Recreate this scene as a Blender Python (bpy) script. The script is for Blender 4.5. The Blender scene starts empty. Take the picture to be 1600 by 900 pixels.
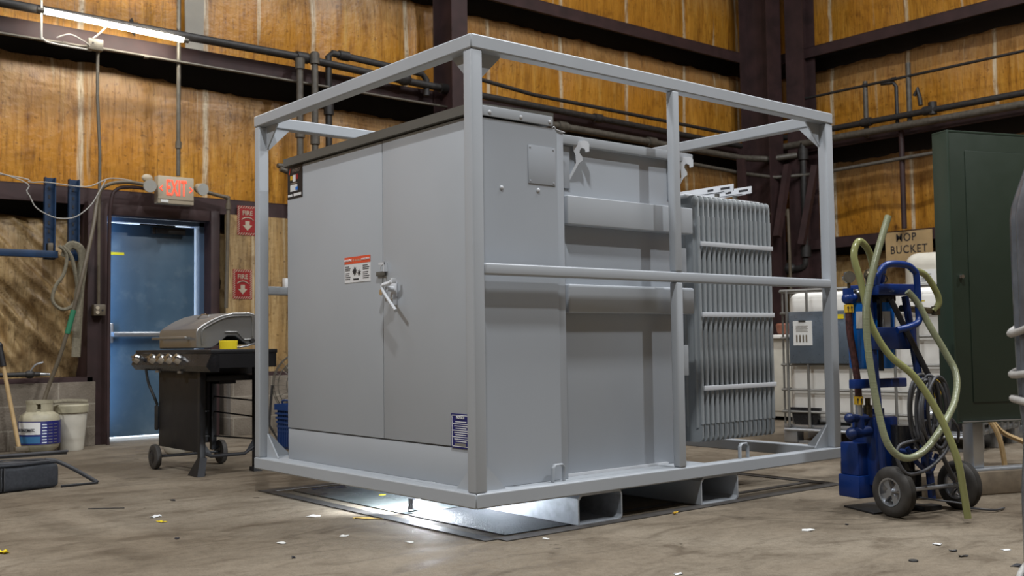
import bpy, bmesh, math, random
from mathutils import Vector, Matrix, noise
random.seed(7)
scene = bpy.context.scene
COL = scene.collection

# ------------------------------------------------------------------ camera
FWD = Vector((0.637155, 0.768962, 0.052099)).normalized()
yaw, pitch, roll = 0.8788625512, 0.0521229557, -0.0133111808
fw = Vector((math.cos(yaw), math.sin(yaw), 0)); rt = Vector((math.sin(yaw), -math.cos(yaw), 0)); up = Vector((0, 0, 1))
F = fw*math.cos(pitch) + up*math.sin(pitch)
U2 = -fw*math.sin(pitch) + up*math.cos(pitch)
R = rt*math.cos(roll) + U2*math.sin(roll)
U = -rt*math.sin(roll) + U2*math.cos(roll)
cam_data = bpy.data.cameras.new('camera')
cam = bpy.data.objects.new('camera', cam_data); COL.objects.link(cam)
cam.matrix_world = Matrix(((R.x, U.x, -F.x, 0), (R.y, U.y, -F.y, 0), (R.z, U.z, -F.z, 0.854), (0, 0, 0, 1)))
cam_data.sensor_width = 36.0
cam_data.lens = 36.0*1634.3/1600.0
cam_data.clip_start = 0.05
cam_data.dof.use_dof = True
cam_data.dof.focus_distance = 4.7
cam_data.dof.aperture_fstop = 5.0
scene.camera = cam

# ------------------------------------------------------------------ world, view, lights
w = bpy.data.worlds.new('world'); scene.world = w; w.use_nodes = True
w.node_tree.nodes['Background'].inputs[0].default_value = (0.72, 0.85, 1.0, 1)
w.node_tree.nodes['Background'].inputs[1].default_value = 5.0
vs = scene.view_settings
vs.view_transform = 'Standard'; vs.look = 'None'; vs.exposure = 0.10; vs.gamma = 1.0; vs.use_curve_mapping = False

def area(name, loc, sx, sy, energy, color, rot=(0, 0, 0)):
    l = bpy.data.lights.new(name, 'AREA'); l.shape = 'RECTANGLE'; l.size = sx; l.size_y = sy
    l.energy = energy; l.color = color
    o = bpy.data.objects.new(name, l); COL.objects.link(o); o.location = loc; o.rotation_euler = rot
    return o
COOL = (0.96, 0.98, 1.0)
area('hall_lamp', (0.2, 0.4, 9.2), 0.2, 0.7, 500, COOL)
area('hall_lamp', (6.9, -1.5, 9.2), 0.3, 0.3, 430, COOL)
area('hall_lamp', (6.7, 2.1, 9.2), 0.16, 1.1, 330, COOL)
area('hall_lamp', (3.2, 3.2, 9.2), 2.4, 0.16, 90, COOL)
area('hall_lamp', (-2.8, 5.2, 7.0), 0.3, 0.6, 330, COOL)
area('hall_lamp', (0.4, 7.0, 9.2), 2.4, 0.16, 120, COOL)
area('hall_lamp', (5.6, 6.6, 9.2), 2.4, 0.16, 80, COOL)
area('hall_lamp', (9.0, 3.2, 9.2), 0.16, 1.6, 210, COOL)

# ------------------------------------------------------------------ materials
def mat(name, col, rough=0.5, metal=0.0, emit=None, es=0.0, alpha=None, trans=0.0, spec=None):
    m = bpy.data.materials.new(name); m.use_nodes = True
    b = m.node_tree.nodes['Principled BSDF']
    b.inputs['Base Color'].default_value = (*col, 1); b.inputs['Roughness'].default_value = rough; b.inputs['Metallic'].default_value = metal
    if emit: b.inputs['Emission Color'].default_value = (*emit, 1); b.inputs['Emission Strength'].default_value = es
    if trans: b.inputs['Transmission Weight'].default_value = trans
    if spec is not None: b.inputs['Specular IOR Level'].default_value = spec
    return m
class N:
    """small node helper"""
    def __init__(s, m): s.m = m; s.t = m.node_tree; s.b = s.t.nodes['Principled BSDF']
    def new(s, typ, **kw):
        n = s.t.nodes.new(typ)
        for k, v in kw.items(): setattr(n, k, v)
        return n
    def link(s, a, b): s.t.links.new(a, b)
    def coord(s, scale=(1, 1, 1), loc=(0, 0, 0)):
        tc = s.new('ShaderNodeTexCoord'); mp = s.new('ShaderNodeMapping')
        mp.inputs['Scale'].default_value = scale; mp.inputs['Location'].default_value = loc
        s.link(tc.outputs['Object'], mp.inputs[0]); return mp.outputs[0]
    def noise(s, vec, scale, detail=4, rough=0.55, dist=0.0):
        n = s.new('ShaderNodeTexNoise'); n.inputs['Scale'].default_value = scale; n.inputs['Detail'].default_value = detail
        n.inputs['Roughness'].default_value = rough; n.inputs['Distortion'].default_value = dist
        s.link(vec, n.inputs['Vector']); return n.outputs['Fac']
    def ramp(s, fac, stops):
        r = s.new('ShaderNodeValToRGB'); e = r.color_ramp.elements
        while len(e) < len(stops): e.new(0.5)
        for i, (p, c) in enumerate(stops):
            e[i].position = p; e[i].color = (*c, 1) if len(c) == 3 else c
        s.link(fac, r.inputs[0]); return r.outputs[0]
    def mix(s, fac, a, b, mode='MIX'):
        n = s.new('ShaderNodeMix', data_type='RGBA', blend_type=mode)
        for sock, v in ((n.inputs[0], fac), (n.inputs[6], a), (n.inputs[7], b)):
            if hasattr(v, 'is_linked') or hasattr(v, 'node'): s.link(v, sock)
            elif isinstance(v, (int, float)): sock.default_value = v
            else: sock.default_value = (*v, 1)
        return n.outputs[2]
    def math(s, op, a, b=None, c=None):
        n = s.new('ShaderNodeMath', operation=op)
        for i, v in enumerate((a, b, c)):
            if v is None: continue
            if isinstance(v, (int, float)): n.inputs[i].default_value = v
            else: s.link(v, n.inputs[i])
        return n.outputs[0]
    def bump(s, h, strength=0.2, dist=0.02):
        n = s.new('ShaderNodeBump'); n.inputs['Strength'].default_value = strength; n.inputs['Distance'].default_value = dist
        s.link(h, n.inputs['Height']); s.link(n.outputs[0], s.b.inputs['Normal'])

def painted(name, col, rough=0.42, var=0.08, scale=3.0, metal=0.0, bump=0.02):
    m = mat(name, col, rough, metal); n = N(m); v = n.coord()
    f = n.noise(v, scale, 5)
    lo = tuple(c*(1-var) for c in col); hi = tuple(min(1, c*(1+var)) for c in col)
    n.link(n.ramp(f, [(0.3, lo), (0.7, hi)]), n.b.inputs['Base Color'])
    r = n.math('MULTIPLY_ADD', n.noise(v, scale*4, 3), 0.2, rough-0.1); n.link(r, n.b.inputs['Roughness'])
    if bump: n.bump(n.noise(v, 160, 2), 0.05, bump*0.05)
    return m

M = {}
M['grey'] = painted('grey_enamel', (0.40, 0.428, 0.46), 0.42, 0.03, 1.5)
M['grey_side'] = painted('grey_enamel_panel', (0.37, 0.40, 0.438), 0.36, 0.03, 1.2)
M['fin'] = painted('grey_enamel_fin', (0.32, 0.345, 0.36), 0.33, 0.04, 2.0)
M['white_enamel'] = painted('white_enamel', (0.62, 0.64, 0.67), 0.35, 0.03, 3)
M['roof_grey'] = painted('roof_grey', (0.115, 0.112, 0.10), 0.55, 0.08, 4)
M['galv'] = painted('galvanised', (0.40, 0.43, 0.47), 0.42, 0.15, 25, 0.4)
M['black'] = painted('black_paint', (0.010, 0.010, 0.012), 0.48, 0.1)
M['dark_pipe'] = painted('dark_iron', (0.022, 0.020, 0.019), 0.55, 0.4, 20)
M['grey_pipe'] = painted('grey_pipe', (0.080, 0.070, 0.056), 0.5, 0.3, 20)
M['conduit'] = painted('conduit', (0.15, 0.135, 0.11), 0.42, 0.2, 14, 0.4)
M['conduit_tan'] = painted('conduit_tan', (0.11, 0.088, 0.06), 0.5, 0.2, 14)
M['steel_red'] = painted('red_oxide_steel', (0.034, 0.015, 0.015), 0.65, 0.35, 5)
M['chrome'] = mat('chrome', (0.75, 0.75, 0.75), 0.12, 1.0)
M['steel'] = painted('stainless', (0.42, 0.42, 0.41), 0.33, 0.0, 1, 0.85, 0)
M['alu'] = painted('aluminium', (0.48, 0.50, 0.53), 0.35, 0.08, 10, 0.9)
M['blue'] = painted('blue_paint', (0.004, 0.028, 0.16), 0.32, 0.12, 6)
M['blue_dark'] = painted('dark_blue_paint', (0.004, 0.018, 0.09), 0.4, 0.2, 8)
M['blue_bright'] = painted('bright_blue_plastic', (0.004, 0.16, 0.62), 0.3, 0.06, 6)
M['blue_rack'] = painted('blue_rack', (0.006, 0.028, 0.075), 0.5, 0.2, 12)
M['rubber'] = painted('rubber', (0.018, 0.017, 0.016), 0.65, 0.3, 15)
M['tyre'] = painted('dusty_tyre', (0.040, 0.036, 0.032), 0.7, 0.35, 18)
M['yellow'] = mat('yellow', (0.80, 0.62, 0.02), 0.5)
M['orange_red'] = mat('orange_red', (0.75, 0.10, 0.04), 0.5)
M['white'] = mat('white', (0.72, 0.73, 0.74), 0.5)
M['paper'] = mat('paper', (0.66, 0.66, 0.64), 0.8)
M['ink'] = mat('ink', (0.02, 0.02, 0.025), 0.6)
M['red'] = painted('sign_red', (0.25, 0.010, 0.010), 0.5, 0.1)
M['sign_white'] = mat('sign_white', (0.40, 0.34, 0.25), 0.55)
M['green'] = painted('green_enamel', (0.018, 0.031, 0.019), 0.5, 0.05, 2)
M['navy'] = mat('navy', (0.012, 0.014, 0.13), 0.4)
M['cream'] = painted('cream_plastic', (0.50, 0.47, 0.40), 0.5, 0.12, 6)
M['dirty_cream'] = painted('dirty_cream', (0.34, 0.31, 0.22), 0.5, 0.25, 9)
M['cardboard'] = painted('cardboard', (0.42, 0.29, 0.14), 0.8, 0.15, 5)
M['wood'] = painted('handle_wood', (0.42, 0.29, 0.14), 0.6, 0.2, 12)
M['timber'] = painted('old_timber', (0.19, 0.15, 0.105), 0.85, 0.4, 9)
M['bag'] = painted('bag_fabric', (0.020, 0.022, 0.027), 0.85, 0.3, 60)
M['webbing'] = painted('grey_webbing', (0.17, 0.15, 0.105), 0.85, 0.25, 60)
M['cord'] = painted('grey_cable', (0.055, 0.055, 0.06), 0.5, 0.2, 10)
M['white_cord'] = mat('white_cable', (0.34, 0.33, 0.31), 0.5)
M['rope'] = painted('white_rope', (0.40, 0.39, 0.37), 0.6, 0.15, 40)
M['wrap'] = painted('grey_wrap', (0.11, 0.12, 0.14), 0.22, 0.35, 9)
M['hose_y'] = mat('clear_yellow_hose', (0.31, 0.32, 0.13), 0.18); M['hose_y'].node_tree.nodes['Principled BSDF'].inputs['Transmission Weight'].default_value = 0.25
M['hose_g'] = mat('clear_grey_hose', (0.29, 0.31, 0.19), 0.22); M['hose_g'].node_tree.nodes['Principled BSDF'].inputs['Transmission Weight'].default_value = 0.25
M['tape_green'] = mat('green_tape', (0.02, 0.16, 0.08), 0.5)
M['glass_lens'] = mat('lamp_lens', (0.5, 0.5, 0.47), 0.1, 0.3)
M['tube_on'] = mat('tube_on', (1, 1, 1), 0.4, 0, (1.0, 0.93, 0.80), 50)
M['led'] = mat('led', (1, 1, 1), 0.4, 0, (0.85, 0.92, 1.0), 400)
M['exit_red'] = mat('exit_red', (0.8, 0.06, 0.03), 0.5, 0, (1.0, 0.07, 0.03), 1.4)
M['amber'] = mat('amber', (0.65, 0.40, 0.02), 0.5)
M['black_oil'] = painted('oily_black', (0.014, 0.014, 0.016), 0.25, 0.3, 12)
M['bronze'] = painted('tarnished_brass', (0.12, 0.10, 0.065), 0.3, 0.4, 30, 0.8)

# bright edge of the metal tote / bottle
M['cage'] = painted('cage_tube', (0.24, 0.235, 0.22), 0.4, 0.1, 10, 0.6)
M['bottle'] = painted('tote_bottle', (0.80, 0.78, 0.73), 0.4, 0.08, 3)

def insulation_mat(name, axis, off, lower=False):
    """dirty yellow building insulation with vertical laps; axis = horizontal world axis index"""
    m = mat(name, (0.5, 0.3, 0.08), 0.42 if not lower else 0.5); n = N(m)
    tc = n.new('ShaderNodeTexCoord'); sp = n.new('ShaderNodeSeparateXYZ'); n.link(tc.outputs['Object'], sp.inputs[0])
    h = sp.outputs[axis]; z = sp.outputs[2]
    st = (5, 5, 0.45)
    v_st = n.coord(st); v = n.coord()
    big = n.noise(v, 0.9, 3); streak = n.noise(v_st, 2.2, 6, 0.65, 0.4); fine = n.noise(n.coord((26, 26, 1.6)), 2.0, 5, 0.7)
    if not lower:
        base = n.ramp(streak, [(0.28, (0.20, 0.080, 0.010)), (0.45, (0.43, 0.190, 0.022)), (0.60, (0.54, 0.265, 0.036)), (0.78, (0.66, 0.40, 0.10))])
        base = n.mix(n.ramp(big, [(0.35, (0, 0, 0)), (0.7, (1, 1, 1))]), base, (0.44, 0.185, 0.016), 'MIX')
        # greyer brown towards the top of each sheet, broken into streaks
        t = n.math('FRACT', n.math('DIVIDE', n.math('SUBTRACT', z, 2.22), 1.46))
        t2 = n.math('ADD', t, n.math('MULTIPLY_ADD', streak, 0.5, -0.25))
        top_brown = n.ramp(t2, [(0.35, (0, 0, 0)), (0.85, (0.75, 0.75, 0.75))])
        base = n.mix(top_brown, base, (0.29, 0.195, 0.11))
    else:
        base = n.ramp(streak, [(0.25, (0.16, 0.095, 0.040)), (0.5, (0.30, 0.20, 0.09)), (0.78, (0.50, 0.38, 0.20))])
        base = n.mix(n.ramp(big, [(0.4, (0, 0, 0)), (0.75, (0.6, 0.6, 0.6))]), base, (0.46, 0.26, 0.07))
    # pale laps / glue runs
    s = n.math('ADD', n.math('DIVIDE', n.math('SUBTRACT', h, off), 1.21), n.math('MULTIPLY', n.math('SUBTRACT', n.noise(n.coord((0.3, 0.3, 2.0)), 1.0, 3), 0.5), 0.05))
    fr = n.math('ABSOLUTE', n.math('SUBTRACT', n.math('FRACT', n.math('ADD', s, 0.5)), 0.5))
    lap = n.ramp(fr, [(0.012, (1, 1, 1)), (0.030, (0, 0, 0))])
    lap = n.mix(1.0, lap, n.ramp(fine, [(0.35, (0.25, 0.25, 0.25)), (0.6, (0.85, 0.85, 0.85))]), 'MULTIPLY')
    base = n.mix(lap, base, (0.62, 0.56, 0.42))
    dl_ = n.ramp(n.noise(n.coord((16, 16, 0.22), (5, 2, 0)), 1.0, 4, 0.6), [(0.30, (0.42, 0.34, 0.28)), (0.37, (1, 1, 1))])
    base = n.mix(0.8, base, dl_, 'MULTIPLY')
    # pale runs elsewhere
    runs = n.ramp(n.noise(n.coord((9, 9, 0.16)), 1.0, 3, 0.5), [(0.66, (0, 0, 0)), (0.72, (0.55, 0.55, 0.55))])
    base = n.mix(runs, base, (0.60, 0.52, 0.36))
    dark = n.ramp(fine, [(0.30, (0.38, 0.34, 0.30)), (0.50, (1, 1, 1)), (0.75, (1.15, 1.15, 1.15))])
    base = n.mix(0.8, base, dark, 'MULTIPLY')
    spots = n.ramp(n.noise(v, 22, 2, 0.5), [(0.30, (0.25, 0.2, 0.16)), (0.345, (1, 1, 1))])
    base = n.mix(0.5, base, spots, 'MULTIPLY')
    blot = n.ramp(n.noise(n.coord((1, 1, 1), (4, 1, 9)), 4.5, 4, 0.6), [(0.30, (0.5, 0.42, 0.35)), (0.45, (1, 1, 1))])
    base = n.mix(0.7, base, blot, 'MULTIPLY')
    n.link(base, n.b.inputs['Base Color'])
    n.bump(n.noise(v, 14, 4), 0.35, 0.02)
    return m

def floor_mat():
    m = mat('concrete_floor', (0.3, 0.26, 0.2), 0.7); n = N(m); v = n.coord()
    a = n.noise(v, 0.6, 6, 0.62, 0.6); b_ = n.noise(n.coord((1, 2.2, 1)), 2.6, 6, 0.65, 0.8); c = n.noise(v, 28, 5, 0.7); d = n.noise(v, 140, 3, 0.6)
    base = n.ramp(a, [(0.3, (0.120, 0.094, 0.066)), (0.5, (0.185, 0.153, 0.114)), (0.72, (0.25, 0.216, 0.168))])
    base = n.mix(0.75, base, n.ramp(b_, [(0.32, (0.42, 0.36, 0.30)), (0.48, (0.88, 0.86, 0.83)), (0.7, (1.12, 1.10, 1.08))]), 'MULTIPLY')
    base = n.mix(0.6, base, n.ramp(c, [(0.3, (0.62, 0.6, 0.58)), (0.55, (1, 1, 1))]), 'MULTIPLY')
    base = n.mix(0.5, base, n.ramp(d, [(0.3, (0.6, 0.6, 0.6)), (0.6, (1.1, 1.1, 1.1))]), 'MULTIPLY')
    # dark oil spots and cracks
    sp = n.ramp(n.noise(n.coord((1, 1, 1), (3, 7, 0)), 7.5, 3, 0.5, 0.6), [(0.245, (0.16, 0.13, 0.10)), (0.30, (1, 1, 1))])
    base = n.mix(0.9, base, sp, 'MULTIPLY')
    vo = n.new('ShaderNodeTexVoronoi', feature='DISTANCE_TO_EDGE'); vo.inputs['Scale'].default_value = 0.55
    dv = n.new('ShaderNodeVectorMath', operation='ADD'); nn = n.new('ShaderNodeTexNoise'); nn.inputs['Scale'].default_value = 1.6; nn.inputs['Detail'].default_value = 6
    n.link(v, nn.inputs['Vector']); n.link(v, dv.inputs[0]); n.link(nn.outputs['Color'], dv.inputs[1]); n.link(dv.outputs[0], vo.inputs['Vector'])
    crack = n.ramp(vo.outputs['Distance'], [(0.0, (0.45, 0.4, 0.36)), (0.010, (1, 1, 1))])
    base = n.mix(0.22, base, crack, 'MULTIPLY')
    n.link(base, n.b.inputs['Base Color'])
    n.link(n.ramp(b_, [(0.3, (0.55, 0.55, 0.55)), (0.6, (0.85, 0.85, 0.85))]), n.b.inputs['Roughness'])
    n.bump(n.mix(0.5, c, d), 0.35, 0.006)
    return m
M['floor'] = floor_mat(); M['floor'].node_tree.nodes['Principled BSDF'].inputs['Specular IOR Level'].default_value = 0.22
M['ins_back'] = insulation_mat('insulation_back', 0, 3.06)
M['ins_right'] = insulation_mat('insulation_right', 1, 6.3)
M['ins_low_b'] = insulation_mat('insulation_low_back', 0, 3.06, True)
M['ins_low_r'] = insulation_mat('insulation_low_right', 1, 6.3, True)

def block_mat():
    m = mat('concrete_block', (0.3, 0.27, 0.22), 0.85); n = N(m); v = n.coord()
    mp = n.coord((1, 1, 1)); sep = n.new('ShaderNodeSeparateXYZ'); n.link(mp, sep.inputs[0]); cb = n.new('ShaderNodeCombineXYZ')
    n.link(n.math('ADD', sep.outputs[0], sep.outputs[1]), cb.inputs[0]); n.link(n.math('ADD', sep.outputs[2], 0.03), cb.inputs[1])
    br = n.new('ShaderNodeTexBrick'); br.inputs['Scale'].default_value = 1.0
    br.inputs['Brick Width'].default_value = 0.40; br.inputs['Row Height'].default_value = 0.20; br.inputs['Mortar Size'].default_value = 0.006
    br.inputs['Color1'].default_value = (0.155, 0.128, 0.10, 1); br.inputs['Color2'].default_value = (0.19, 0.16, 0.125, 1); br.inputs['Mortar'].default_value = (0.26, 0.23, 0.185, 1)
    n.link(cb.outputs[0], br.inputs['Vector'])
    base = n.mix(0.8, br.outputs['Color'], n.ramp(n.noise(v, 3.5, 6, 0.65), [(0.3, (0.5, 0.47, 0.43)), (0.6, (1.05, 1.05, 1.05))]), 'MULTIPLY')
    n.link(base, n.b.inputs['Base Color']); n.bump(n.noise(v, 60, 4), 0.5, 0.01)
    return m
M['block'] = block_mat()

def door_mat():
    m = mat('door_blue', (0.10, 0.17, 0.26), 0.35); n = N(m); v = n.coord()
    base = n.ramp(n.noise(v, 2.2, 5, 0.6), [(0.3, (0.045, 0.090, 0.140)), (0.7, (0.075, 0.125, 0.175))])
    base = n.mix(n.ramp(n.noise(v, 6, 5, 0.6), [(0.55, (0, 0, 0)), (0.8, (0.5, 0.5, 0.5))]), base, (0.16, 0.21, 0.24))
    n.link(base, n.b.inputs['Base Color']); return m
M['door'] = door_mat()

def wetplate_mat():
    m = mat('floor_plate', (0.10, 0.11, 0.11), 0.35); n = N(m); v = n.coord()
    n.link(n.ramp(n.noise(v, 3, 5, 0.6), [(0.3, (0.05, 0.058, 0.055)), (0.7, (0.13, 0.145, 0.14))]), n.b.inputs['Base Color'])
    n.link(n.ramp(n.noise(v, 5, 4), [(0.35, (0.2, 0.2, 0.2)), (0.65, (0.55, 0.55, 0.55))]), n.b.inputs['Roughness'])
    n.bump(n.noise(v, 60, 3), 0.15, 0.004); return m
M['plate'] = wetplate_mat()
def asphalt_mat():
    m = mat('oily_concrete', (0.05, 0.05, 0.05), 0.4); n = N(m); v = n.coord()
    n.link(n.ramp(n.noise(v, 4, 5, 0.6), [(0.35, (0.022, 0.022, 0.025)), (0.62, (0.055, 0.053, 0.055)), (0.75, (0.13, 0.11, 0.09))]), n.b.inputs['Base Color'])
    n.bump(n.noise(v, 90, 4, 0.7), 1.0, 0.012); return m
M['asphalt'] = asphalt_mat()
M['strip'] = painted('dark_strip', (0.045, 0.040, 0.036), 0.6, 0.35, 12)

def hose_rib(m, scale=220):
    n = N(m); wv = n.new('ShaderNodeTexWave'); wv.inputs['Scale'].default_value = 48; wv.bands_direction = 'Z'
    n.link(n.coord(), wv.inputs['Vector']); n.bump(wv.outputs['Fac'], 0.25, 0.003)
hose_rib(M['hose_g'])

# ------------------------------------------------------------------ mesh builder
class MB:
    def __init__(s): s.bm = bmesh.new()
    def _xf(s, vs, mtx):
        if mtx is not None: bmesh.ops.transform(s.bm, matrix=mtx, verts=vs)
    def box(s, x0, x1, y0, y1, z0, z1, mtx=None, bev=0.0, seg=2):
        r = bmesh.ops.create_cube(s.bm, size=1.0); vs = r['verts']
        bmesh.ops.transform(s.bm, matrix=Matrix.Translation(((x0+x1)/2, (y0+y1)/2, (z0+z1)/2)) @ Matrix.Diagonal((abs(x1-x0), abs(y1-y0), abs(z1-z0), 1)), verts=vs)
        if bev:
            es = {e for v in vs for e in v.link_edges}
            b = bmesh.ops.bevel(s.bm, geom=list(es), offset=bev, segments=seg, affect='EDGES', profile=0.5)
            vs = list({v for f in b['faces'] for v in f.verts} | {v for v in vs if v.is_valid})
        s._xf(vs, mtx); return s
    def cyl(s, p0, p1, r, r2=None, seg=20, caps=True):
        p0 = Vector(p0); p1 = Vector(p1); d = p1-p0; L = d.length
        q = d.to_track_quat('Z', 'Y').to_matrix().to_4x4()
        bmesh.ops.create_cone(s.bm, cap_ends=caps, segments=seg, radius1=r, radius2=r if r2 is None else r2, depth=L, matrix=Matrix.Translation((p0+p1)/2) @ q)
        return s
    def sphere(s, c, r, sc=(1, 1, 1), seg=16):
        bmesh.ops.create_uvsphere(s.bm, u_segments=seg, v_segments=seg//2, radius=r, matrix=Matrix.Translation(c) @ Matrix.Diagonal((*sc, 1)))
        return s
    def prism(s, pts, vec):
        """pts: list of 3d points (closed planar loop) extruded by vec"""
        v0 = [s.bm.verts.new(p) for p in pts]; v1 = [s.bm.verts.new(Vector(p)+Vector(vec)) for p in pts]
        n = len(pts); fs = [s.bm.faces.new(v0), s.bm.faces.new(list(reversed(v1)))]
        for i in range(n): fs.append(s.bm.faces.new((v0[i], v1[i], v1[(i+1) % n], v0[(i+1) % n])))
        bmesh.ops.recalc_face_normals(s.bm, faces=fs); return s
    def lathe(s, prof, c=(0, 0, 0), axis='Z', seg=28, caps=True, loop=False):
        rings = []
        for r, z in prof:
            ring = []
            for k in range(seg):
                a = 2*math.pi*k/seg; x, y = r*math.cos(a), r*math.sin(a)
                p = (x, y, z) if axis == 'Z' else ((z, x, y) if axis == 'X' else (y, z, x))
                ring.append(s.bm.verts.new(Vector(p)+Vector(c)))
            rings.append(ring)
        fs = []
        for a, b in list(zip(rings, rings[1:])) + ([(rings[-1], rings[0])] if loop else []):
            for k in range(seg): fs.append(s.bm.faces.new((a[k], a[(k+1) % seg], b[(k+1) % seg], b[k])))
        if caps and not loop: fs.append(s.bm.faces.new(rings[0])); fs.append(s.bm.faces.new(rings[-1]))
        bmesh.ops.recalc_face_normals(s.bm, faces=fs); return s
    def tube(s, pts, r, seg=10, smooth=True, closed=False, flat=None):
        pts = [Vector(p) for p in pts]
        if smooth and len(pts) > 2: pts = catmull(pts, 6, closed)
        n = len(pts); rings = []; up_ = Vector((0, 0, 1)); prev = None
        for i, p in enumerate(pts):
            a = pts[i-1] if (i > 0 or closed) else p; b = pts[(i+1) % n] if (i < n-1 or closed) else p
            t = (b-a).normalized()
            if prev is None:
                prev = t.orthogonal().normalized() if flat is None else Vector(flat)
            u = (prev - t*prev.dot(t)).normalized(); v = t.cross(u); prev = u
            ring = []
            for k in range(seg):
                an = 2*math.pi*k/seg
                if isinstance(r, tuple): off = u*(r[0]*math.cos(an)) + v*(r[1]*math.sin(an))
                else: off = u*(r*math.cos(an)) + v*(r*math.sin(an))
                ring.append(s.bm.verts.new(p+off))
            rings.append(ring)
        fs = []
        pairs = list(zip(rings, rings[1:])) + ([(rings[-1], rings[0])] if closed else [])
        for a, b in pairs:
            for k in range(seg): fs.append(s.bm.faces.new((a[k], a[(k+1) % seg], b[(k+1) % seg], b[k])))
        if not closed: fs.append(s.bm.faces.new(rings[0])); fs.append(s.bm.faces.new(rings[-1]))
        bmesh.ops.recalc_face_normals(s.bm, faces=fs); return s
    def build(s, name, m, parent=None, smooth=30, mtx=None):
        me = bpy.data.meshes.new(name)
        if mtx is not None: bmesh.ops.transform(s.bm, matrix=mtx, verts=s.bm.verts)
        if smooth:
            for f in s.bm.faces: f.smooth = True
            lim = math.radians(smooth)
            for e in s.bm.edges:
                if len(e.link_faces) == 2 and e.calc_face_angle(0) > lim: e.smooth = False
        s.bm.to_mesh(me); s.bm.free(); me.materials.append(m)
        o = bpy.data.objects.new(name, me); COL.objects.link(o)
        if parent:
            o.parent = parent
            base = Matrix.Identity(4); q = parent
            while q: base = Matrix.LocRotScale(q.location, q.rotation_euler, q.scale) @ base; q = q.parent
            o['_w'] = 1
            me.transform(base.inverted())
            del o['_w']
        return o

def catmull(pts, k, closed=False):
    out = []; n = len(pts); rng = range(n) if closed else range(n-1)
    for i in rng:
        if closed: p0, p1, p2, p3 = pts[i-1], pts[i], pts[(i+1) % n], pts[(i+2) % n]
        else: p0 = pts[max(0, i-1)]; p1 = pts[i]; p2 = pts[i+1]; p3 = pts[min(n-1, i+2)]
        for j in range(k):
            t = j/k; out.append(0.5*((2*p1)+(-p0+p2)*t+(2*p0-5*p1+4*p2-p3)*t*t+(-p0+3*p1-3*p2+p3)*t**3))
    if not closed: out.append(pts[-1])
    return out

def tag(o, label=None, cat=None, group=None, kind=None):
    if label: o['label'] = label
    if cat: o['category'] = cat
    if group: o['group'] = group
    if kind: o['kind'] = kind
    return o
def thing(name, loc, label, cat, group=None):
    o = bpy.data.objects.new(name, None); COL.objects.link(o); o.location = loc; o.empty_display_size = 0.1
    return tag(o, label, cat, group)
def struct(o): o['kind'] = 'structure'; return o

def lettering(s, size, m, parent, origin, xdir, ydir, name='lettering', depth=0.0015, align='CENTER', sx=1.0, bold=0.0, spc=1.0):
    """words as thin raised letters; origin = centre of the line, in world space"""
    cu = bpy.data.curves.new('txt', 'FONT'); cu.body = s; cu.size = size; cu.extrude = depth; cu.align_x = align; cu.align_y = 'CENTER'; cu.offset = bold; cu.space_character = spc
    tmp = bpy.data.objects.new('txt', cu); COL.objects.link(tmp)
    dg = bpy.context.evaluated_depsgraph_get(); me = bpy.data.meshes.new_from_object(tmp.evaluated_get(dg))
    bpy.data.objects.remove(tmp); bpy.data.curves.remove(cu)
    x = Vector(xdir).normalized(); y = Vector(ydir).normalized(); z = x.cross(y)
    mt = Matrix(((x.x*sx, y.x, z.x, origin[0]), (x.y*sx, y.y, z.y, origin[1]), (x.z*sx, y.z, z.z, origin[2]), (0, 0, 0, 1)))
    me.transform(mt); me.materials.clear(); me.materials.append(m); me.name = name
    o = bpy.data.objects.new(name, me); COL.objects.link(o)
    if parent:
        base = Matrix.Identity(4); q = parent
        while q: base = Matrix.LocRotScale(q.location, q.rotation_euler, q.scale) @ base; q = q.parent
        o.parent = parent; me.transform(base.inverted())
    return o

def grid_sheet(p0, ux, uz, nx, nz, fn):
    """a sheet of quads from p0 spanning vectors ux, uz, pushed out by fn(world point)->vector"""
    mb = MB(); vs = []
    for j in range(nz+1):
        row = []
        for i in range(nx+1):
            p = Vector(p0) + Vector(ux)*(i/nx) + Vector(uz)*(j/nz); row.append(mb.bm.verts.new(p + fn(p, i/nx, j/nz)))
        vs.append(row)
    for j in range(nz):
        for i in range(nx): mb.bm.faces.new((vs[j][i], vs[j][i+1], vs[j+1][i+1], vs[j+1][i]))
    return mb

# ------------------------------------------------------------------ the hall
mb = MB()
bmesh.ops.create_grid(mb.bm, x_segments=1, y_segments=1, size=1)
bmesh.ops.transform(mb.bm, matrix=Matrix.Translation((4.6, 2.5, 0)) @ Matrix.Diagonal((9.2, 7.6, 1, 1)), verts=mb.bm.verts)
struct(mb.build('floor', M['floor'], smooth=0))
M['tin'] = painted('roof_tin', (0.06, 0.055, 0.05), 0.6, 0.2, 2)
struct(MB().box(-4.6, 13.8, -5.1, 10.1, 9.8, 9.9).build('ceiling', M['tin']))
M['siding'] = painted('shade_black_siding', (0.018, 0.014, 0.012), 0.7, 0.3, 3)  # near-black puts the girts' shade band and grime into the sheeting colour
M['far_wall'] = painted('far_wall', (0.10, 0.075, 0.05), 0.8, 0.2, 1)
struct(MB().box(-4.7, -4.6, -5.1, 10.1, 0, 9.9).build('wall_left', M['far_wall']))
struct(MB().box(-4.6, 13.8, -5.2, -5.1, 0, 9.9).build('wall_front', M['far_wall']))
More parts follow.
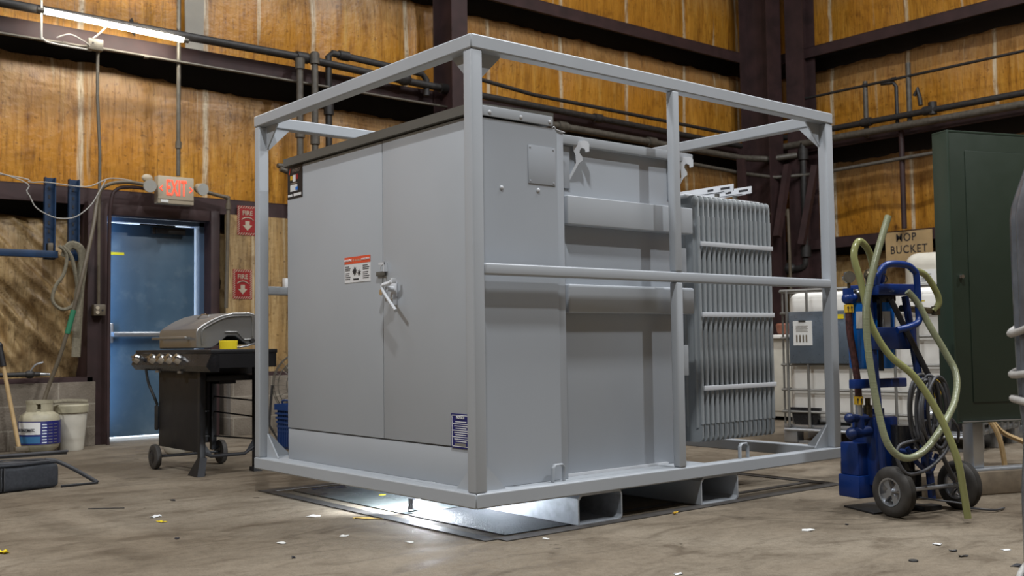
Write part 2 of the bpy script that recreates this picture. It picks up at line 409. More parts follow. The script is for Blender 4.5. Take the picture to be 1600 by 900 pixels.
# outer sheeting of the two walls in view; the doorway is left open
wb = MB(); DX0, DX1, DZ = 3.16, 4.23, 2.10
wb.box(-4.7, DX0, 10.03, 10.18, 0, 9.9); wb.box(DX1, 13.8, 10.03, 10.18, 0, 9.9); wb.box(DX0, DX1, 10.03, 10.18, DZ, 9.9)
struct(wb.build('wall_back', M['siding']))
struct(MB().box(13.45, 13.6, -5.1, 10.1, 0, 9.9).build('wall_right', M['siding']))
WB = bpy.data.objects['wall_back']; WR = bpy.data.objects['wall_right']

def bulge_up(ax, amp, off):
    def fn(p, u, v):
        h = p[ax]; s = ((h-off)/1.21) % 1.0
        gap = (0.0+0.09*min(1, max(0, (h-3.0)/1.4))) if ax == 0 else 0.09  # extra gap bares the shade-black strip below each girt
        dz = -v*(0.15+gap+0.035*noise.noise(Vector((h*3.1, p.z, 7)))+0.02*noise.noise(Vector((h*14, p.z, 7))))
        d = amp*math.sin(math.pi*s)**0.6*math.sin(math.pi*min(1, max(0, v)))**0.5
        d += 0.03*noise.noise(Vector((h*1.7, p.z*0.9, 3.1))) + 0.012*noise.noise(Vector((h*7, p.z*2.0, 1.7)))
        return Vector((0, -d, dz)) if ax == 0 else Vector((-d, 0, dz))
    return fn
def wrinkle(ax, amp):
    def fn(p, u, v):
        h = p[ax]
        wv = 0.25*noise.noise(Vector((h*0.8, p.z*0.8, 4)))
        pr = h*0.78 + p.z*0.62 + wv; al = -h*0.62 + p.z*0.78
        n1 = noise.noise(Vector((pr*1.6, al*0.5, 2.2)))
        r = max(0, 1-abs(noise.noise(Vector((pr*4.2, al*0.55, 5))))*4.0)
        r2 = max(0, 1-abs(noise.noise(Vector((pr*9.5, al*1.3, 9))))*4.0)
        d = amp*(0.8*n1+0.75*r+0.30*r2)
        e = math.sin(math.pi*min(1, max(0, v)))**0.4
        d = d*e + 0.08*e
        dz = -v*(0.20+0.04*noise.noise(Vector((h*2.1, 1, 7))))
        return Vector((0, -d, dz)) if ax == 0 else Vector((-d, 0, dz))
    return fn
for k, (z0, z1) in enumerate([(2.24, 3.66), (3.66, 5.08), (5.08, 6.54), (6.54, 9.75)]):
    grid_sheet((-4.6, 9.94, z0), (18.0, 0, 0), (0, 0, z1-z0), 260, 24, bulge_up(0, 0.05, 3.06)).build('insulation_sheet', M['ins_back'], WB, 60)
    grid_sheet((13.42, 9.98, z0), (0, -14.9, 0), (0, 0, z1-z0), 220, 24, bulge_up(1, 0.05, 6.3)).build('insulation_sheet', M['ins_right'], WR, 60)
grid_sheet((-4.6, 9.86, 0.52), (7.68, 0, 0), (0, 0, 1.72), 420, 90, wrinkle(0, 0.115)).build('lower_insulation_sheet', M['ins_low_b'], WB, 60)
grid_sheet((4.34, 9.86, 0.52), (9.0, 0, 0), (0, 0, 1.72), 220, 60, wrinkle(0, 0.06)).build('lower_insulation_sheet', M['ins_low_b'], WB, 60)
grid_sheet((13.36, 9.9, 0.4), (0, -14.9, 0), (0, 0, 1.86), 300, 50, wrinkle(1, 0.08)).build('lower_insulation_sheet', M['ins_low_r'], WR, 60)
MB().prism([(x, 9.84, z) for x, z in ((4.02, 3.74), (4.20, 3.74), (4.215, 5.0), (4.00, 5.0))], (0, -0.02, 0)).build('grey_patch_strip', painted('grey_patch', (0.26, 0.24, 0.20), 0.5, 0.15), WB, 0)['label'] = 'pale grey repair strip'
hp = []
for k in range(11):
    a = 2*math.pi*k/11; r_ = 0.055+0.02*math.sin(k*2.3); hp.append((3.50+r_*math.cos(a)*0.8, 9.83, 3.90+r_*1.3*math.sin(a)))
MB().prism(hp, (0, -0.012, 0)).build('torn_hole', M['siding'], WB, 0)
# concrete block dado
struct(MB().box(-4.6, 3.06, 9.45, 9.9, 0, 0.56, bev=0.006).build('baseboard_left_of_door', M['block']))
struct(MB().box(4.32, 13.4, 9.45, 9.9, 0, 0.56, bev=0.006).build('baseboard_right_of_door', M['block']))
struct(MB().box(13.0, 13.4, -5, 9.9, 0, 0.56, bev=0.006).build('baseboard_right', M['block']))

def girt(kind, z, a0, a1, h=0.15):
    """channel rail along a wall: sill web with upstanding lip"""
    mb = MB()
    if kind == 'b':
        mb.box(a0, a1, 9.60, 9.95, z-0.012, z); mb.box(a0, a1, 9.60, 9.612, z-h, z); mb.box(a0, a1, 9.612, 9.64, z-h, z-h+0.01)
    else:
        mb.box(12.98, 13.4, a0, a1, z-0.012, z); mb.box(12.98, 12.992, a0, a1, z-h, z); mb.box(12.992, 13.02, a0, a1, z-h, z-h+0.01)
    return struct(mb.build('trim_%d' % (girt.n), M['steel_red'], smooth=0))
girt.n = 1
for z in (2.29, 3.72, 5.10, 6.6):
    for kd, a0, a1 in (('b', -4.6, 12.9), ('r', -5.0, 9.5)):
        girt(kd, z, a0, a1); girt.n += 1
# steel sill on the block work
for x0, x1 in ((-4.6, 3.05), (4.3, 12.9)):
    struct(MB().box(x0, x1, 9.5, 9.86, 0.56, 0.60).build('trim_%d' % girt.n, M['steel_red'], smooth=0)); girt.n += 1
def hcol(x, y, wd, dp, axis='x'):
    mb = MB(); t = 0.016
    if axis == 'x':
        mb.box(x-wd/2, x+wd/2, y, y+t, 0, 9.8); mb.box(x-wd/2, x+wd/2, y+dp-t, y+dp, 0, 9.8); mb.box(x-0.006, x+0.006, y+t, y+dp-t, 0, 9.8)
    else:
        mb.box(x, x+t, y-wd/2, y+wd/2, 0, 9.8); mb.box(x+dp-t, x+dp, y-wd/2, y+wd/2, 0, 9.8); mb.box(x+t, x+dp-t, y-0.006, y+0.006, 0, 9.8)
    o = struct(mb.build('trim_%d' % girt.n, M['steel_red'], smooth=0)); girt.n += 1; return o
hcol(6.93, 9.22, 0.22, 0.36)
hcol(12.55, 9.1, 0.32, 0.5)
hcol(12.75, 8.9, 0.3, 0.3, 'y')
# door frame, header and jambs in red oxide steel
for b in ((3.00, 3.17, 9.50, 9.95, 0, 2.16), (4.17, 4.26, 9.56, 9.95, 0, 2.16), (3.17, 4.17, 9.58, 9.70, 2.06, 2.16)):
    struct(MB().box(*b, bev=0.004).build('trim_%d' % girt.n, M['steel_red'])); girt.n += 1
# vertical door-side post carrying the girt
dfm = painted('door_frame_blue', (0.10, 0.16, 0.26), 0.4, 0.1, 3)
mb = MB(); mb.box(3.17, 3.215, 9.72, 9.93, 0, 2.06); mb.box(4.12, 4.17, 9.72, 9.93, 0, 2.06); mb.box(3.17, 4.17, 9.72, 9.93, 2.02, 2.06)
struct(mb.build('trim_%d' % girt.n, dfm)); girt.n += 1
M['ply'] = insulation_mat('stained_board', 0, 4.30, True)
struct(MB().box(4.33, 6.4, 9.575, 9.61, 0.60, 2.14).build('trim_%d' % girt.n, M['ply'], smooth=0)); girt.n += 1
# the door leaf, closed all but a crack of daylight round it
door = struct(MB().box(3.2165, 4.100, 9.79, 9.835, 0.034, 2.010, bev=0.002).build('door_1', M['door']))
mb = MB(); mb.box(3.26, 3.31, 9.74, 9.79, 0.90, 1.08, bev=0.006); mb.box(3.30, 4.02, 9.70, 9.745, 0.955, 1.0, bev=0.008); mb.box(4.0, 4.05, 9.72, 9.79, 0.93, 1.03, bev=0.006)
mb.build('push_bar', M['alu'], door)
mb = MB(); mb.box(3.70, 3.99, 9.73, 9.79, 1.93, 1.985, bev=0.006); mb.box(3.665, 3.70, 9.735, 9.79, 1.925, 1.99, bev=0.004); mb.box(3.56, 3.90, 9.765, 9.775, 2.005, 2.018)
mb.build('door_closer', M['dark_pipe'], door)
MB().box(3.275, 3.42, 9.787, 9.79, 1.715, 1.74).build('yellow_label', M['yellow'], door)['label'] = 'yellow strip label'
# added lamp hidden behind the left jamb, stands for daylight bounced onto the leaf
l = area('door_glow_fill', (3.19, 9.665, 1.1), 0.03, 1.9, 3.2, (0.35, 0.6, 1.0), (math.radians(90), 0, math.radians(-52)))
# floor trim: weigh-pit frame
def strip(pts, m=M['strip'], z=0.004):
    o = MB().prism([(x, y, 0.0005) for x, y in pts], (0, 0, z)).build('trim_%d' % girt.n, m, smooth=0); girt.n += 1; return struct(o)
strip([(2.80, 3.58), (2.87, 3.58), (2.87, 5.75), (2.80, 5.75)])
strip([(2.87, 3.52), (5.42, 3.52), (5.42, 3.60), (2.87, 3.60)])
strip([(5.34, 3.60), (5.42, 3.60), (5.42, 5.75), (5.34, 5.75)])
strip([(2.87, 5.67), (5.34, 5.67), (5.34, 5.75), (2.87, 5.75)])
strip([(3.72, 3.70), (5.34, 3.70), (5.34, 3.745), (3.72, 3.745)])
tag(MB().box(2.95, 4.60, 4.42, 5.60, 0.001, 0.006, bev=0.002).build('steel_floor_plate', M['plate']), 'smooth dark steel plate let into the floor, brightly lit under the cabinet', 'floor plate')
tag(MB().box(2.95, 3.62, 3.63, 4.40, 0.001, 0.005, bev=0.002).build('oily_floor_patch', M['asphalt']), 'rough oily black patch of floor beside the first forklift pocket', 'floor patch')

# ------------------------------------------------------------------ shipping frame
X0, X1, Y0, Y1, Z0, Z1, T, S = 2.740, 5.482, 3.565, 5.678, 0.144, 2.207, 0.066, 0.050
frame = thing('shipping_frame', (4.11, 4.62, 0), 'light grey welded square-tube frame around the transformer cabinet, standing on fork pockets', 'frame')
def rail(name, b, bev=0.008): return MB().box(*b, bev=bev, seg=3).build(name, M['grey'], frame)
for (x, y) in ((X0, Y0), (X1-T, Y0), (X0, Y1-T), (X1-T, Y1-T)):
    e = 0.004
    rail('corner_post', (x+e if x == X0 else x-e+0.0, x+T, y+e, y+T, Z0+T, Z1-T))
for z in (Z0, Z1-T):
    nm = 'bottom_rail' if z == Z0 else 'top_rail'
    for y in (Y0, Y1-T):
        MB().prism([(X0, y, z) if y == Y0 else (X0+T, y, z), (X1, y, z) if y == Y0 else (X1-T, y, z), (X1-T, y+T, z) if y == Y0 else (X1, y+T, z), (X0+T, y+T, z) if y == Y0 else (X0, y+T, z)], (0, 0, T)).build(nm, M['grey'], frame)
    for x in (X0, X1-T):
        MB().prism([(x, Y0, z) if x == X0 else (x, Y0+T, z), (x+T, Y0+T, z) if x == X0 else (x+T, Y0, z), (x+T, Y1-T, z) if x == X0 else (x+T, Y1, z), (x, Y1, z) if x == X0 else (x, Y1-T, z)], (0, 0, T)).build(nm, M['grey'], frame)
for nm in [o for o in frame.children if o.name.startswith(('bottom_rail', 'top_rail'))]:
    md = nm.modifiers.new('bevel', 'BEVEL'); md.width = 0.007; md.segments = 3; md.limit_method = 'ANGLE'
for y in (Y0, Y1-S):
    rail('middle_rail', (X0+T, X1-T, y, y+S, 1.152, 1.203))
    for z0, z1 in ((Z0+T, 1.152), (1.203, Z1-T)): rail('middle_post', (4.045, 4.045+S, y, y+S, z0, z1), 0.010)
rail('cross_beam', (4.02, 4.02+T, Y0+T, Y1-T, Z0, Z0+T))
MB().box(X0+T-0.004, 4.30, Y0+T-0.004, Y1-T, Z0+T-0.012, Z0+T).build('leak_block_pan', M['grey'], frame)  # added plate, blocks work light leaking up past the kick panel
rail('cross_beam', (3.0, 3.0+T, Y0+T, Y1-T, Z0, Z0+T))
# gusset plates
G = 0.135; th = 0.008
for x, sx in ((X0, 1), (X1, -1)):
    for y, sy in ((Y0, 1), (Y1, -1)):
        for z, sz in ((Z0+T, 1), (Z1-T, -1)):
            cx, cy = x+sx*T, y+sy*T; mx, my = x+sx*T*0.75, y+sy*T*0.75
            MB().prism([(cx, my, z), (cx+sx*G, my, z), (cx+sx*G, my, z+sz*0.006), (cx+sx*0.004, my, z+sz*G)], (0, sy*th, 0)).build('gusset_plate', M['grey'], frame, 0)
            MB().prism([(mx, cy, z), (mx, cy+sy*G, z), (mx, cy+sy*G, z+sz*0.006), (mx, cy+sy*0.004, z+sz*G)], (sx*th, 0, 0)).build('gusset_plate', M['grey'], frame, 0)
# fork pockets
def pocket(x0, x1, m):
    t = 0.008; z1 = 0.1435; ch = 0.018; out = []; inn = []
    for (dx, dz, l) in ((0, 0, out), (t, t, inn)):
        l += [(x0+dx+ch*0.3, Y0+0.012, dz), (x1-dx-ch, Y0+0.012, dz), (x1-dx, Y0+0.012, dz+ch), (x1-dx, Y0+0.012, z1-dz-ch), (x1-dx-ch*0.6, Y0+0.012, z1-dz), (x0+dx+ch, Y0+0.012, z1-dz), (x0+dx, Y0+0.012, z1-dz-ch), (x0+dx, Y0+0.012, dz+ch*0.3)]
    mb = MB(); L = Y1-Y0-0.024; n = 8
    a0 = [mb.bm.verts.new(p) for p in out]; b0 = [mb.bm.verts.new(p) for p in inn]
    a1 = [mb.bm.verts.new(Vector(p)+Vector((0, L, 0))) for p in out]; b1 = [mb.bm.verts.new(Vector(p)+Vector((0, L, 0))) for p in inn]
    fs = []
    for i in range(n):
        j = (i+1) % n
        for q in ((a0[i], a0[j], a1[j], a1[i]), (b0[i], b1[i], b1[j], b0[j]), (a0[i], b0[i], b0[j], a0[j]), (a1[i], a1[j], b1[j], b1[i])): fs.append(mb.bm.faces.new(q))
    bmesh.ops.recalc_face_normals(mb.bm, faces=fs)
    return mb.build('fork_pocket', m, frame, 25)
pocket(3.343, 3.634, M['galv'])['label'] = 'bright galvanised fork pocket'
pocket(4.212, 4.515, M['grey'])
def ring(x):
    pts = [(x, Y0+0.052, 0.212), (x, Y0+0.052, 0.275), (x+0.012, Y0+0.052, 0.289), (x+0.055, Y0+0.052, 0.289), (x+0.068, Y0+0.052, 0.275), (x+0.068, Y0+0.052, 0.212)]
    MB().tube(pts, (0.012, 0.005), 8, smooth=False, flat=(0, 1, 0)).build('lashing_ring', M['grey'], frame, 40)
ring(3.225); ring(4.585)

# ------------------------------------------------------------------ transformer
XC, YC = 2.839, 3.661
tr = thing('pad_mounted_transformer', (3.9, 4.6, 0.21), 'large light grey transformer cabinet with double doors and radiator fins inside the tube frame', 'transformer')
G_, GS = M['grey'], M['grey_side']
YB = 5.448
body = MB().box(XC+0.018, 3.322, YC, YB, 0.2105, 1.868).build('cabinet_body', GS, tr)
MB().box(XC+0.003, XC+0.018, YC, YB, 0.2105, 0.380, bev=0.002).build('kick_panel', G_, tr)
dl = MB().box(XC, XC+0.018, 4.441, YB, 0.387, 1.878, bev=0.003).build('door', G_, tr)
dr = MB().box(XC+0.0, XC+0.018, YC, 4.437, 0.387, 1.878, bev=0.003).build('door', G_, tr)
# sloped dark roof hood
MB().prism([(XC-0.022, YC-0.004, 1.884), (XC-0.022, YC-0.004, 1.928), (3.30, YC-0.004, 1.940), (3.30, YC-0.004, 1.884)], (0, YB-YC+0.012, 0)).build('roof_hood', M['roof_grey'], tr, 0)['label'] = 'dark brown-grey roof hood'
cs = MB().box(XC+0.012, 3.289, YC-0.012, YC, 1.875, 1.921, bev=0.003).build('side_cap', G_, tr)
for x in (2.905, 3.09, 3.268): MB().sphere((x, YC-0.013, 1.893), 0.009, (1, 0.6, 1)).build('bolt', M['white_enamel'], cs)
# side sheet with a joggled top corner, screws and small cover
ss = MB().box(2.86, 3.310, YC-0.003, YC, 0.212, 1.866).build('side_sheet', GS, tr)
MB().tube([(3.290, YC-0.002, 1.868), (3.305, YC-0.002, 1.876), (3.315, YC-0.002, 1.866), (3.335, YC-0.002, 1.861), (3.372, YC-0.002, 1.856)], 0.003, 6).build('lip', M['white_enamel'], ss)
cvr = MB().box(3.137, 3.305, YC-0.007, YC-0.003, 1.592, 1.772, bev=0.001).build('cover_plate', GS, tr)
for (x, z) in ((3.147, 1.762), (3.292, 1.762), (3.147, 1.603), (3.292, 1.603)): MB().sphere((x, YC-0.008, z), 0.005, (1, 0.5, 1), 10).build('screw', G_, cvr)
for x, z in ((2.977, 1.557), (3.197, 1.563)): MB().sphere((x, YC-0.004, z), 0.010, (1, 0.7, 1)).build('bolt', M['white_enamel'], tr)
MB().box(3.3235, 3.366, YC+0.002, YC+0.055, 0.2105, 1.858, bev=0.003).build('corner_flange', GS, tr)
MB().box(3.318, 3.3245, YC+0.004, YC+0.05, 0.2105, 1.86).build('door_gap', M['black'], tr)
# tank
TY = 3.728
tank = MB().box(3.366, 4.262, TY, 5.42, 0.2105, 1.835, bev=0.004).build('tank', GS, tr)
MB().box(3.372, 4.345, TY-0.034, 5.45, 1.812, 1.858, bev=0.005).build('tank_cover', G_, tr)
MB().box(3.366, 4.12, TY-0.016, TY, 0.2105, 0.222).build('base_lip', M['white_enamel'], tr)
def stiff(z0, z1, x1, bev):
    return MB().box(3.392, x1, TY-0.062, TY, z0, z1, bev=bev, seg=3).build('stiffener_box', G_, tr)
stiff(1.418, 1.558, 4.300, 0.006); stiff(0.992, 1.131, 4.300, 0.010)
# L brackets behind the tank's right edge
for z0, z1 in ((1.18, 1.35), (0.665, 0.828)):
    MB().box(4.262, 4.325, TY+0.01, TY+0.03, z0, z1, bev=0.003).build('side_tab', G_, tr)
for x in (3.455, 4.225):
    # curled lifting hook: bent plate standing off the tank face
    z = 1.836
    prof = [(.025, -.022), (.048, -.005), (.083, 0), (.099, -.006), (.105, -.019), (.105, -.054), (.086, -.056), (.083, -.041), (.067, -.035), (.059, -.045), (.057, -.06), (.070, -.08), (.073, -.097), (.054, -.111), (.029, -.156), (0, -.205), (-.004, -.190), (.020, -.146), (.040, -.108), (.038, -.073), (.025, -.041)]
    xx = Vector((0.72, -0.69, 0)).normalized(); nrm = Vector((xx.y, -xx.x, 0))
    hk = MB().prism([Vector((x, TY, z)) + xx*a + Vector((0, 0, b)) for a, b in prof], nrm*-0.020).build('lifting_hook', M['white_enamel'], tr, 0)
    MB().box(x-0.055, x+0.004, TY-0.008, TY, 1.600, 1.806, bev=0.002).build('hook_pad', GS, hk)

# handle, hasp and latch on the right-hand door
hd = MB()
hy, hz = 4.340, 1.130
hd.cyl((XC, hy-0.01, hz-0.005), (XC-0.050, hy-0.01, hz-0.005), 0.013)
hd.tube([(XC-0.05, hy-0.06, hz+0.030), (XC-0.055, hy-0.035, hz+0.020), (XC-0.060, hy+0.008, hz+0.012), (XC-0.062, hy-0.005, hz-0.022), (XC-0.062, hy-0.110, hz-0.115)], (0.012, 0.009), 10)
hd.box(XC-0.055, XC-0.03, hy-0.07, hy-0.052, hz+0.020, hz+0.045, bev=0.003)
hd.box(XC-0.012, XC, hy-0.035, hy+0.02, hz-0.045, hz+0.028, bev=0.005)
ho = hd.build('door_handle', M['white_enamel'], dr)
MB().lathe([(0.016, 0), (0.016, 0.03), (0.010, 0.032), (0.010, 0.012), (0.001, 0.012)], (XC-0.03, hy+0.072, hz-0.018), 'X', 20).build('lock_barrel', M['chrome'], dr)
MB().box(XC-0.026, XC, hy-0.030, hy-0.024, hz-0.085, hz-0.03, bev=0.002).box(XC-0.026, XC-0.02, hy-0.030, hy-0.006, hz-0.085, hz-0.05).build('padlock_tab', M['white_enamel'], dr)
mb = MB(); mb.box(XC-0.012, XC, 4.405, 4.485, 1.196, 1.218, bev=0.001); mb.build('hasp', M['roof_grey'], dl)['label'] = 'dark hasp strap'
mb = MB(); mb.box(XC-0.022, XC, 4.395, 4.402, 1.215, 1.262); mb.box(XC-0.022, XC-0.018, 4.395, 4.445, 1.250, 1.262); mb.tube([(XC-0.02, 4.402, 1.255), (XC-0.024, 4.42, 1.24), (XC-0.02, 4.425, 1.222)], 0.003, 6)
mb.build('latch_hook', M['white_enamel'], dl)
mb = MB(); mb.tube([(XC-0.003, 4.434, 1.198), (XC-0.003, 4.440, 1.17), (XC-0.003, 4.438, 1.14)], 0.0012, 5); mb.tube([(XC-0.003, 4.405, 1.198), (XC-0.003, 4.400, 1.17), (XC-0.003, 4.402, 1.16)], 0.0012, 5)
mb.build('seal_wire', M['roof_grey'], dl)
# labels on the doors (left is +Y, seen from the hall)
XD = (0, -1, 0); ZU = (0, 0, 1); e = XC-0.0015
def plate(name, y0, y1, z0, z1, m, parent, x=XC-0.001, lab=None):
    o = MB().box(x-0.001, x+0.001, y1, y0, z0, z1).build(name, m, parent, 0)
    if lab: o['label'] = lab
    return o
blk = plate('black_sticker', 5.442, 5.266, 1.693, 1.880, M['black'], tr, lab='black sticker with small coloured squares')
lettering('ENERGY', 0.026, M['alu'], blk, (e-0.001, 5.335, 1.852), XD, ZU)
mb = MB(); mb.prism([(e-0.001, 5.425, 1.835), (e-0.001, 5.415, 1.835), (e-0.001, 5.405, 1.868), (e-0.001, 5.410, 1.868)], (-0.001, 0, 0)); mb.build('mark', M['orange_red'], blk, 0)
plate('yellow_square', 5.408, 5.383, 1.800, 1.825, M['amber'], blk, e-0.001)
plate('grey_square', 5.378, 5.345, 1.790, 1.828, M['white'], blk, e-0.001)
plate('red_square', 5.340, 5.315, 1.800, 1.830, M['red'], blk, e-0.001)
plate('white_square', 5.408, 5.325, 1.735, 1.772, M['white'], blk, e-0.001)
plate('blue_square', 5.345, 5.318, 1.738, 1.757, M['blue_bright'], blk, e-0.002)
plate('caption_bar', 5.435, 5.385, 1.706, 1.719, M['white'], blk, e-0.001); plate('caption_bar', 5.368, 5.280, 1.706, 1.721, M['white'], blk, e-0.001)
plate('caption_bar', 5.405, 5.325, 1.777, 1.783, M['alu'], blk, e-0.001)
wr = plate('warning_sticker', 4.807, 4.552, 1.178, 1.312, M['white'], tr, lab='white and red warning sticker with black burst picture')
plate('red_band', 4.807, 4.552, 1.276, 1.312, M['orange_red'], wr, e-0.0005)
lettering('WARNING', 0.017, M['white'], wr, (e-0.002, 4.768, 1.294), XD, ZU, sx=0.95)
lettering('ADVERTENCIA', 0.014, M['white'], wr, (e-0.002, 4.598, 1.294), XD, ZU, sx=0.85)
for y in (4.715, 4.693, 4.671, 4.649):
    MB().prism([(e-0.001, y+0.007, 1.288), (e-0.001, y-0.007, 1.288), (e-0.001, y, 1.301)], (-0.001, 0, 0)).build('triangle_mark', M['sign_white'], wr, 0)
for c, r0, r1, k in (((4.705, 1.236), 0.024, 0.011, 9), ((4.660, 1.226), 0.018, 0.006, 7)):
    pts = [(e-0.001, c[0]+(r0 if i % 2 == 0 else r1)*math.cos(i*math.pi/k)*1.1, c[1]+(r0 if i % 2 == 0 else r1)*math.sin(i*math.pi/k)) for i in range(2*k)]
    MB().prism(pts, (-0.001, 0, 0)).build('burst_picture', M['ink'], wr, 0)
for i, z in enumerate((1.262, 1.252, 1.243, 1.227, 1.217, 1.207, 1.197)):
    for y0, L in ((4.800, 0.052), (4.625, 0.062)):
        plate('text_line', y0, y0-L*(0.75+0.25*((i*3) % 4)/3), z-0.002, z+0.0018, M['ink'], wr, e-0.0005)
plate('text_line', 4.718, 4.665, 1.190, 1.198, M['ink'], wr, e-0.0005)
bl = plate('blue_sticker', 3.872, 3.722, 0.381, 0.536, M['navy'], tr, lab='dark blue notice sticker with white writing')
for b in ((3.866, 3.728, 0.527, 0.530), (3.866, 3.728, 0.388, 0.391), (3.866, 3.862, 0.388, 0.530), (3.732, 3.728, 0.388, 0.530)): plate('border_line', *b, M['white'], bl, e-0.0005)
lettering('NOTICE', 0.016, M['white'], bl, (e-0.002, 3.80, 0.519), XD, ZU, bold=0.0005)
for i in range(10):
    z = 0.500-i*0.0098; L = 0.10+0.018*((i*5) % 3-1)
    plate('text_line', 3.797+L/2, 3.797-L/2, z-0.0018, z+0.0018, M['white'], bl, e-0.0005)
plate('maker_box', 3.842, 3.760, 0.392, 0.404, M['alu'], bl, e-0.0005)

# radiator bank
RX0, RX1, RY0, RY1, RZ0, RZ1 = 4.505, 5.145, 3.80, 5.25, 0.29, 1.665
rad = MB().box(4.262, RX1, RY0+0.25, RY0+0.33, RZ1-0.10, RZ1-0.03, bev=0.02).box(4.262, RX1, RY0+0.25, RY0+0.33, RZ0+0.04, RZ0+0.10, bev=0.02).build('radiator', M['fin'], tr)
nf = 16; pit = (RX1-RX0)/(nf-1)
def fin_bm(x, t):
    mb = MB(); r = 0.03; pts = []
    y0, y1, z0, z1 = RY0, RY0+0.52, RZ0, RZ1
    for (cy, cz, a0) in ((y1-r, z1-r, 0), (y0+r, z1-r, 90), (y0+r, z0+r, 180), (y1-r, z0+r, 270)):
        for k in range(5):
            a = math.radians(a0+k*22.5); pts.append((x-t/2, cy+r*math.cos(a), cz+r*math.sin(a)))
    mb.prism(pts, (t, 0, 0)); return mb
f0 = None
for i in range(nf):
    x = RX0+i*pit
    if i == 0:
        mb = fin_bm(0, 0.013)
        # swollen oil channels on the broad faces
        for k in range(7):
            y = RY0+0.035+k*0.072
            mb.cyl((0, y, RZ0+0.08), (0, y, RZ1-0.06), 0.014, seg=10)
        # pressed crowns near top, swelling on the front edge
        mb.sphere((0, RY0+0.022, RZ1-0.035), 0.020, (0.95, 1.2, 1.7), 12)
        mb.cyl((0, RY0+0.004, RZ0+0.10), (0, RY0+0.004, RZ1-0.12), 0.0110, seg=10)
        f0 = mb.build('fin', M['fin'], rad, 30); f0.location.x = x; f0.location.y = 0
        me = f0.data; base = Matrix.Translation((tr.location)); me.transform(Matrix.Identity(4))
        f0.location = Vector((x, 0, 0))
    else:
        f = f0.copy(); COL.objects.link(f); f.parent = rad; f.location = Vector((x, 0, 0))
for z in (1.389, 0.995, 0.588):
    MB().box(RX0-0.004, RX1+0.006, RY0-0.020, RY0-0.008, z-0.013, z+0.013, bev=0.002).build('tie_bar', M['white_enamel'], rad)
MB().box(RX0-0.03, RX1+0.01, RY0+0.06, RY0+0.48, RZ1-0.012, RZ1+0.012, bev=0.010).build('top_header', M['white_enamel'], rad)
for x in (4.92, 5.09):
    lb = MB().box(x, x+0.005, 3.88, 4.56, 1.730, 1.772, bev=0.001).box(x, x+0.035, 3.95, 4.56, 1.730, 1.735).build('slotted_bracket', M['white_enamel'], rad)
    for y0, y1 in ((3.905, 3.975), (4.03, 4.075)): MB().box(x-0.002, x, y0, y1, 1.745, 1.758, bev=0.0008).build('slot', M['ink'], lb)
    MB().cyl((x+0.02, 4.02, RZ1+0.005), (x+0.02, 4.02, 1.73), 0.015).build('bolt', M['roof_grey'], lb)

# ------------------------------------------------------------------ work light on the floor
wl = thing('work_light', (3.03, 4.45, 0), 'small glaring LED work light on the floor plate under the grey cabinet', 'lamp')
MB().box(3.00, 3.055, 4.43, 4.47, 0.015, 0.075, bev=0.004).build('housing', M['cord'], wl)
MB().tube([(2.995, 4.45, 0.045), (2.99, 4.45, 0.01), (3.03, 4.45, 0.008), (3.065, 4.45, 0.01), (3.06, 4.45, 0.045)], 0.004, 6).build('stand', M['black'], wl)
MB().box(3.012, 3.046, 4.424, 4.431, 0.028, 0.060).build('lens', M['led'], wl)
pl = bpy.data.lights.new('work_light_beam', 'POINT'); pl.energy = 11; pl.shadow_soft_size = 0.03; pl.color = (0.88, 0.94, 1.0)
po = bpy.data.objects.new('work_light_beam', pl); COL.objects.link(po); po.location = (3.10, 4.41, 0.055)
sl_ = bpy.data.lights.new('work_light_spot', 'SPOT'); sl_.energy = 75; sl_.spot_size = math.radians(150); sl_.spot_blend = 0.5; sl_.shadow_soft_size = 0.03; sl_.color = (0.88, 0.94, 1.0)
so = bpy.data.objects.new('work_light_spot', sl_); COL.objects.link(so); so.location = (3.03, 4.485, 0.085)
so.rotation_euler = Vector((0.02, 1.0, -0.55)).to_track_quat('-Z', 'Y').to_euler()

# ------------------------------------------------------------------ pipes on the walls
def pipe(name, pts, r, m, label, cat='pipe', group=None, smooth=False, joints=()):
    mb = MB().tube(pts, r, 12, smooth=smooth)
    for j, q in joints:
        j = Vector(j); q = Vector(q).normalized(); mb.cyl(j-q*r*1.6, j+q*r*1.6, r*1.45, seg=12)
    return tag(mb.build(name, m, None, 35), label, cat, group)
YP = 9.47
pipe('wall_pipe', [(-4.4, YP, 3.80), (5.0, YP, 3.79), (6.3, YP, 3.74), (12.2, YP, 3.66)], 0.040, M['dark_pipe'], 'long thick black pipe running high along the door wall behind the fluorescent tube', joints=[((5.1, YP, 3.79), (1, 0, 0)), ((6.9, YP, 3.73), (1, 0, 0)), ((9.3, YP, 3.70), (1, 0, 0))])
pipe('wall_pipe', [(5.42, YP+0.02, 1.6), (5.42, YP+0.02, 3.86), (5.46, YP+0.02, 3.90), (6.6, YP+0.02, 3.86), (6.66, YP+0.02, 3.80), (6.66, YP+0.02, 3.62)], 0.036, M['dark_pipe'], 'black pipe with an elbow looping above the thick pipe on the door wall', joints=[((5.42, YP+.02, 3.3), (0, 0, 1)), ((5.6, YP+.02, 3.895), (1, 0, 0))])
pipe('riser_pipe', [(5.04, YP-0.07, 0.9), (5.04, YP-0.07, 3.74)], 0.034, M['grey_pipe'], 'left one of two vertical grey pipes hanging below the thick black pipe', joints=[((5.04, YP-.07, 3.7), (0, 0, 1)), ((5.04, YP-.07, 3.0), (0, 0, 1))])
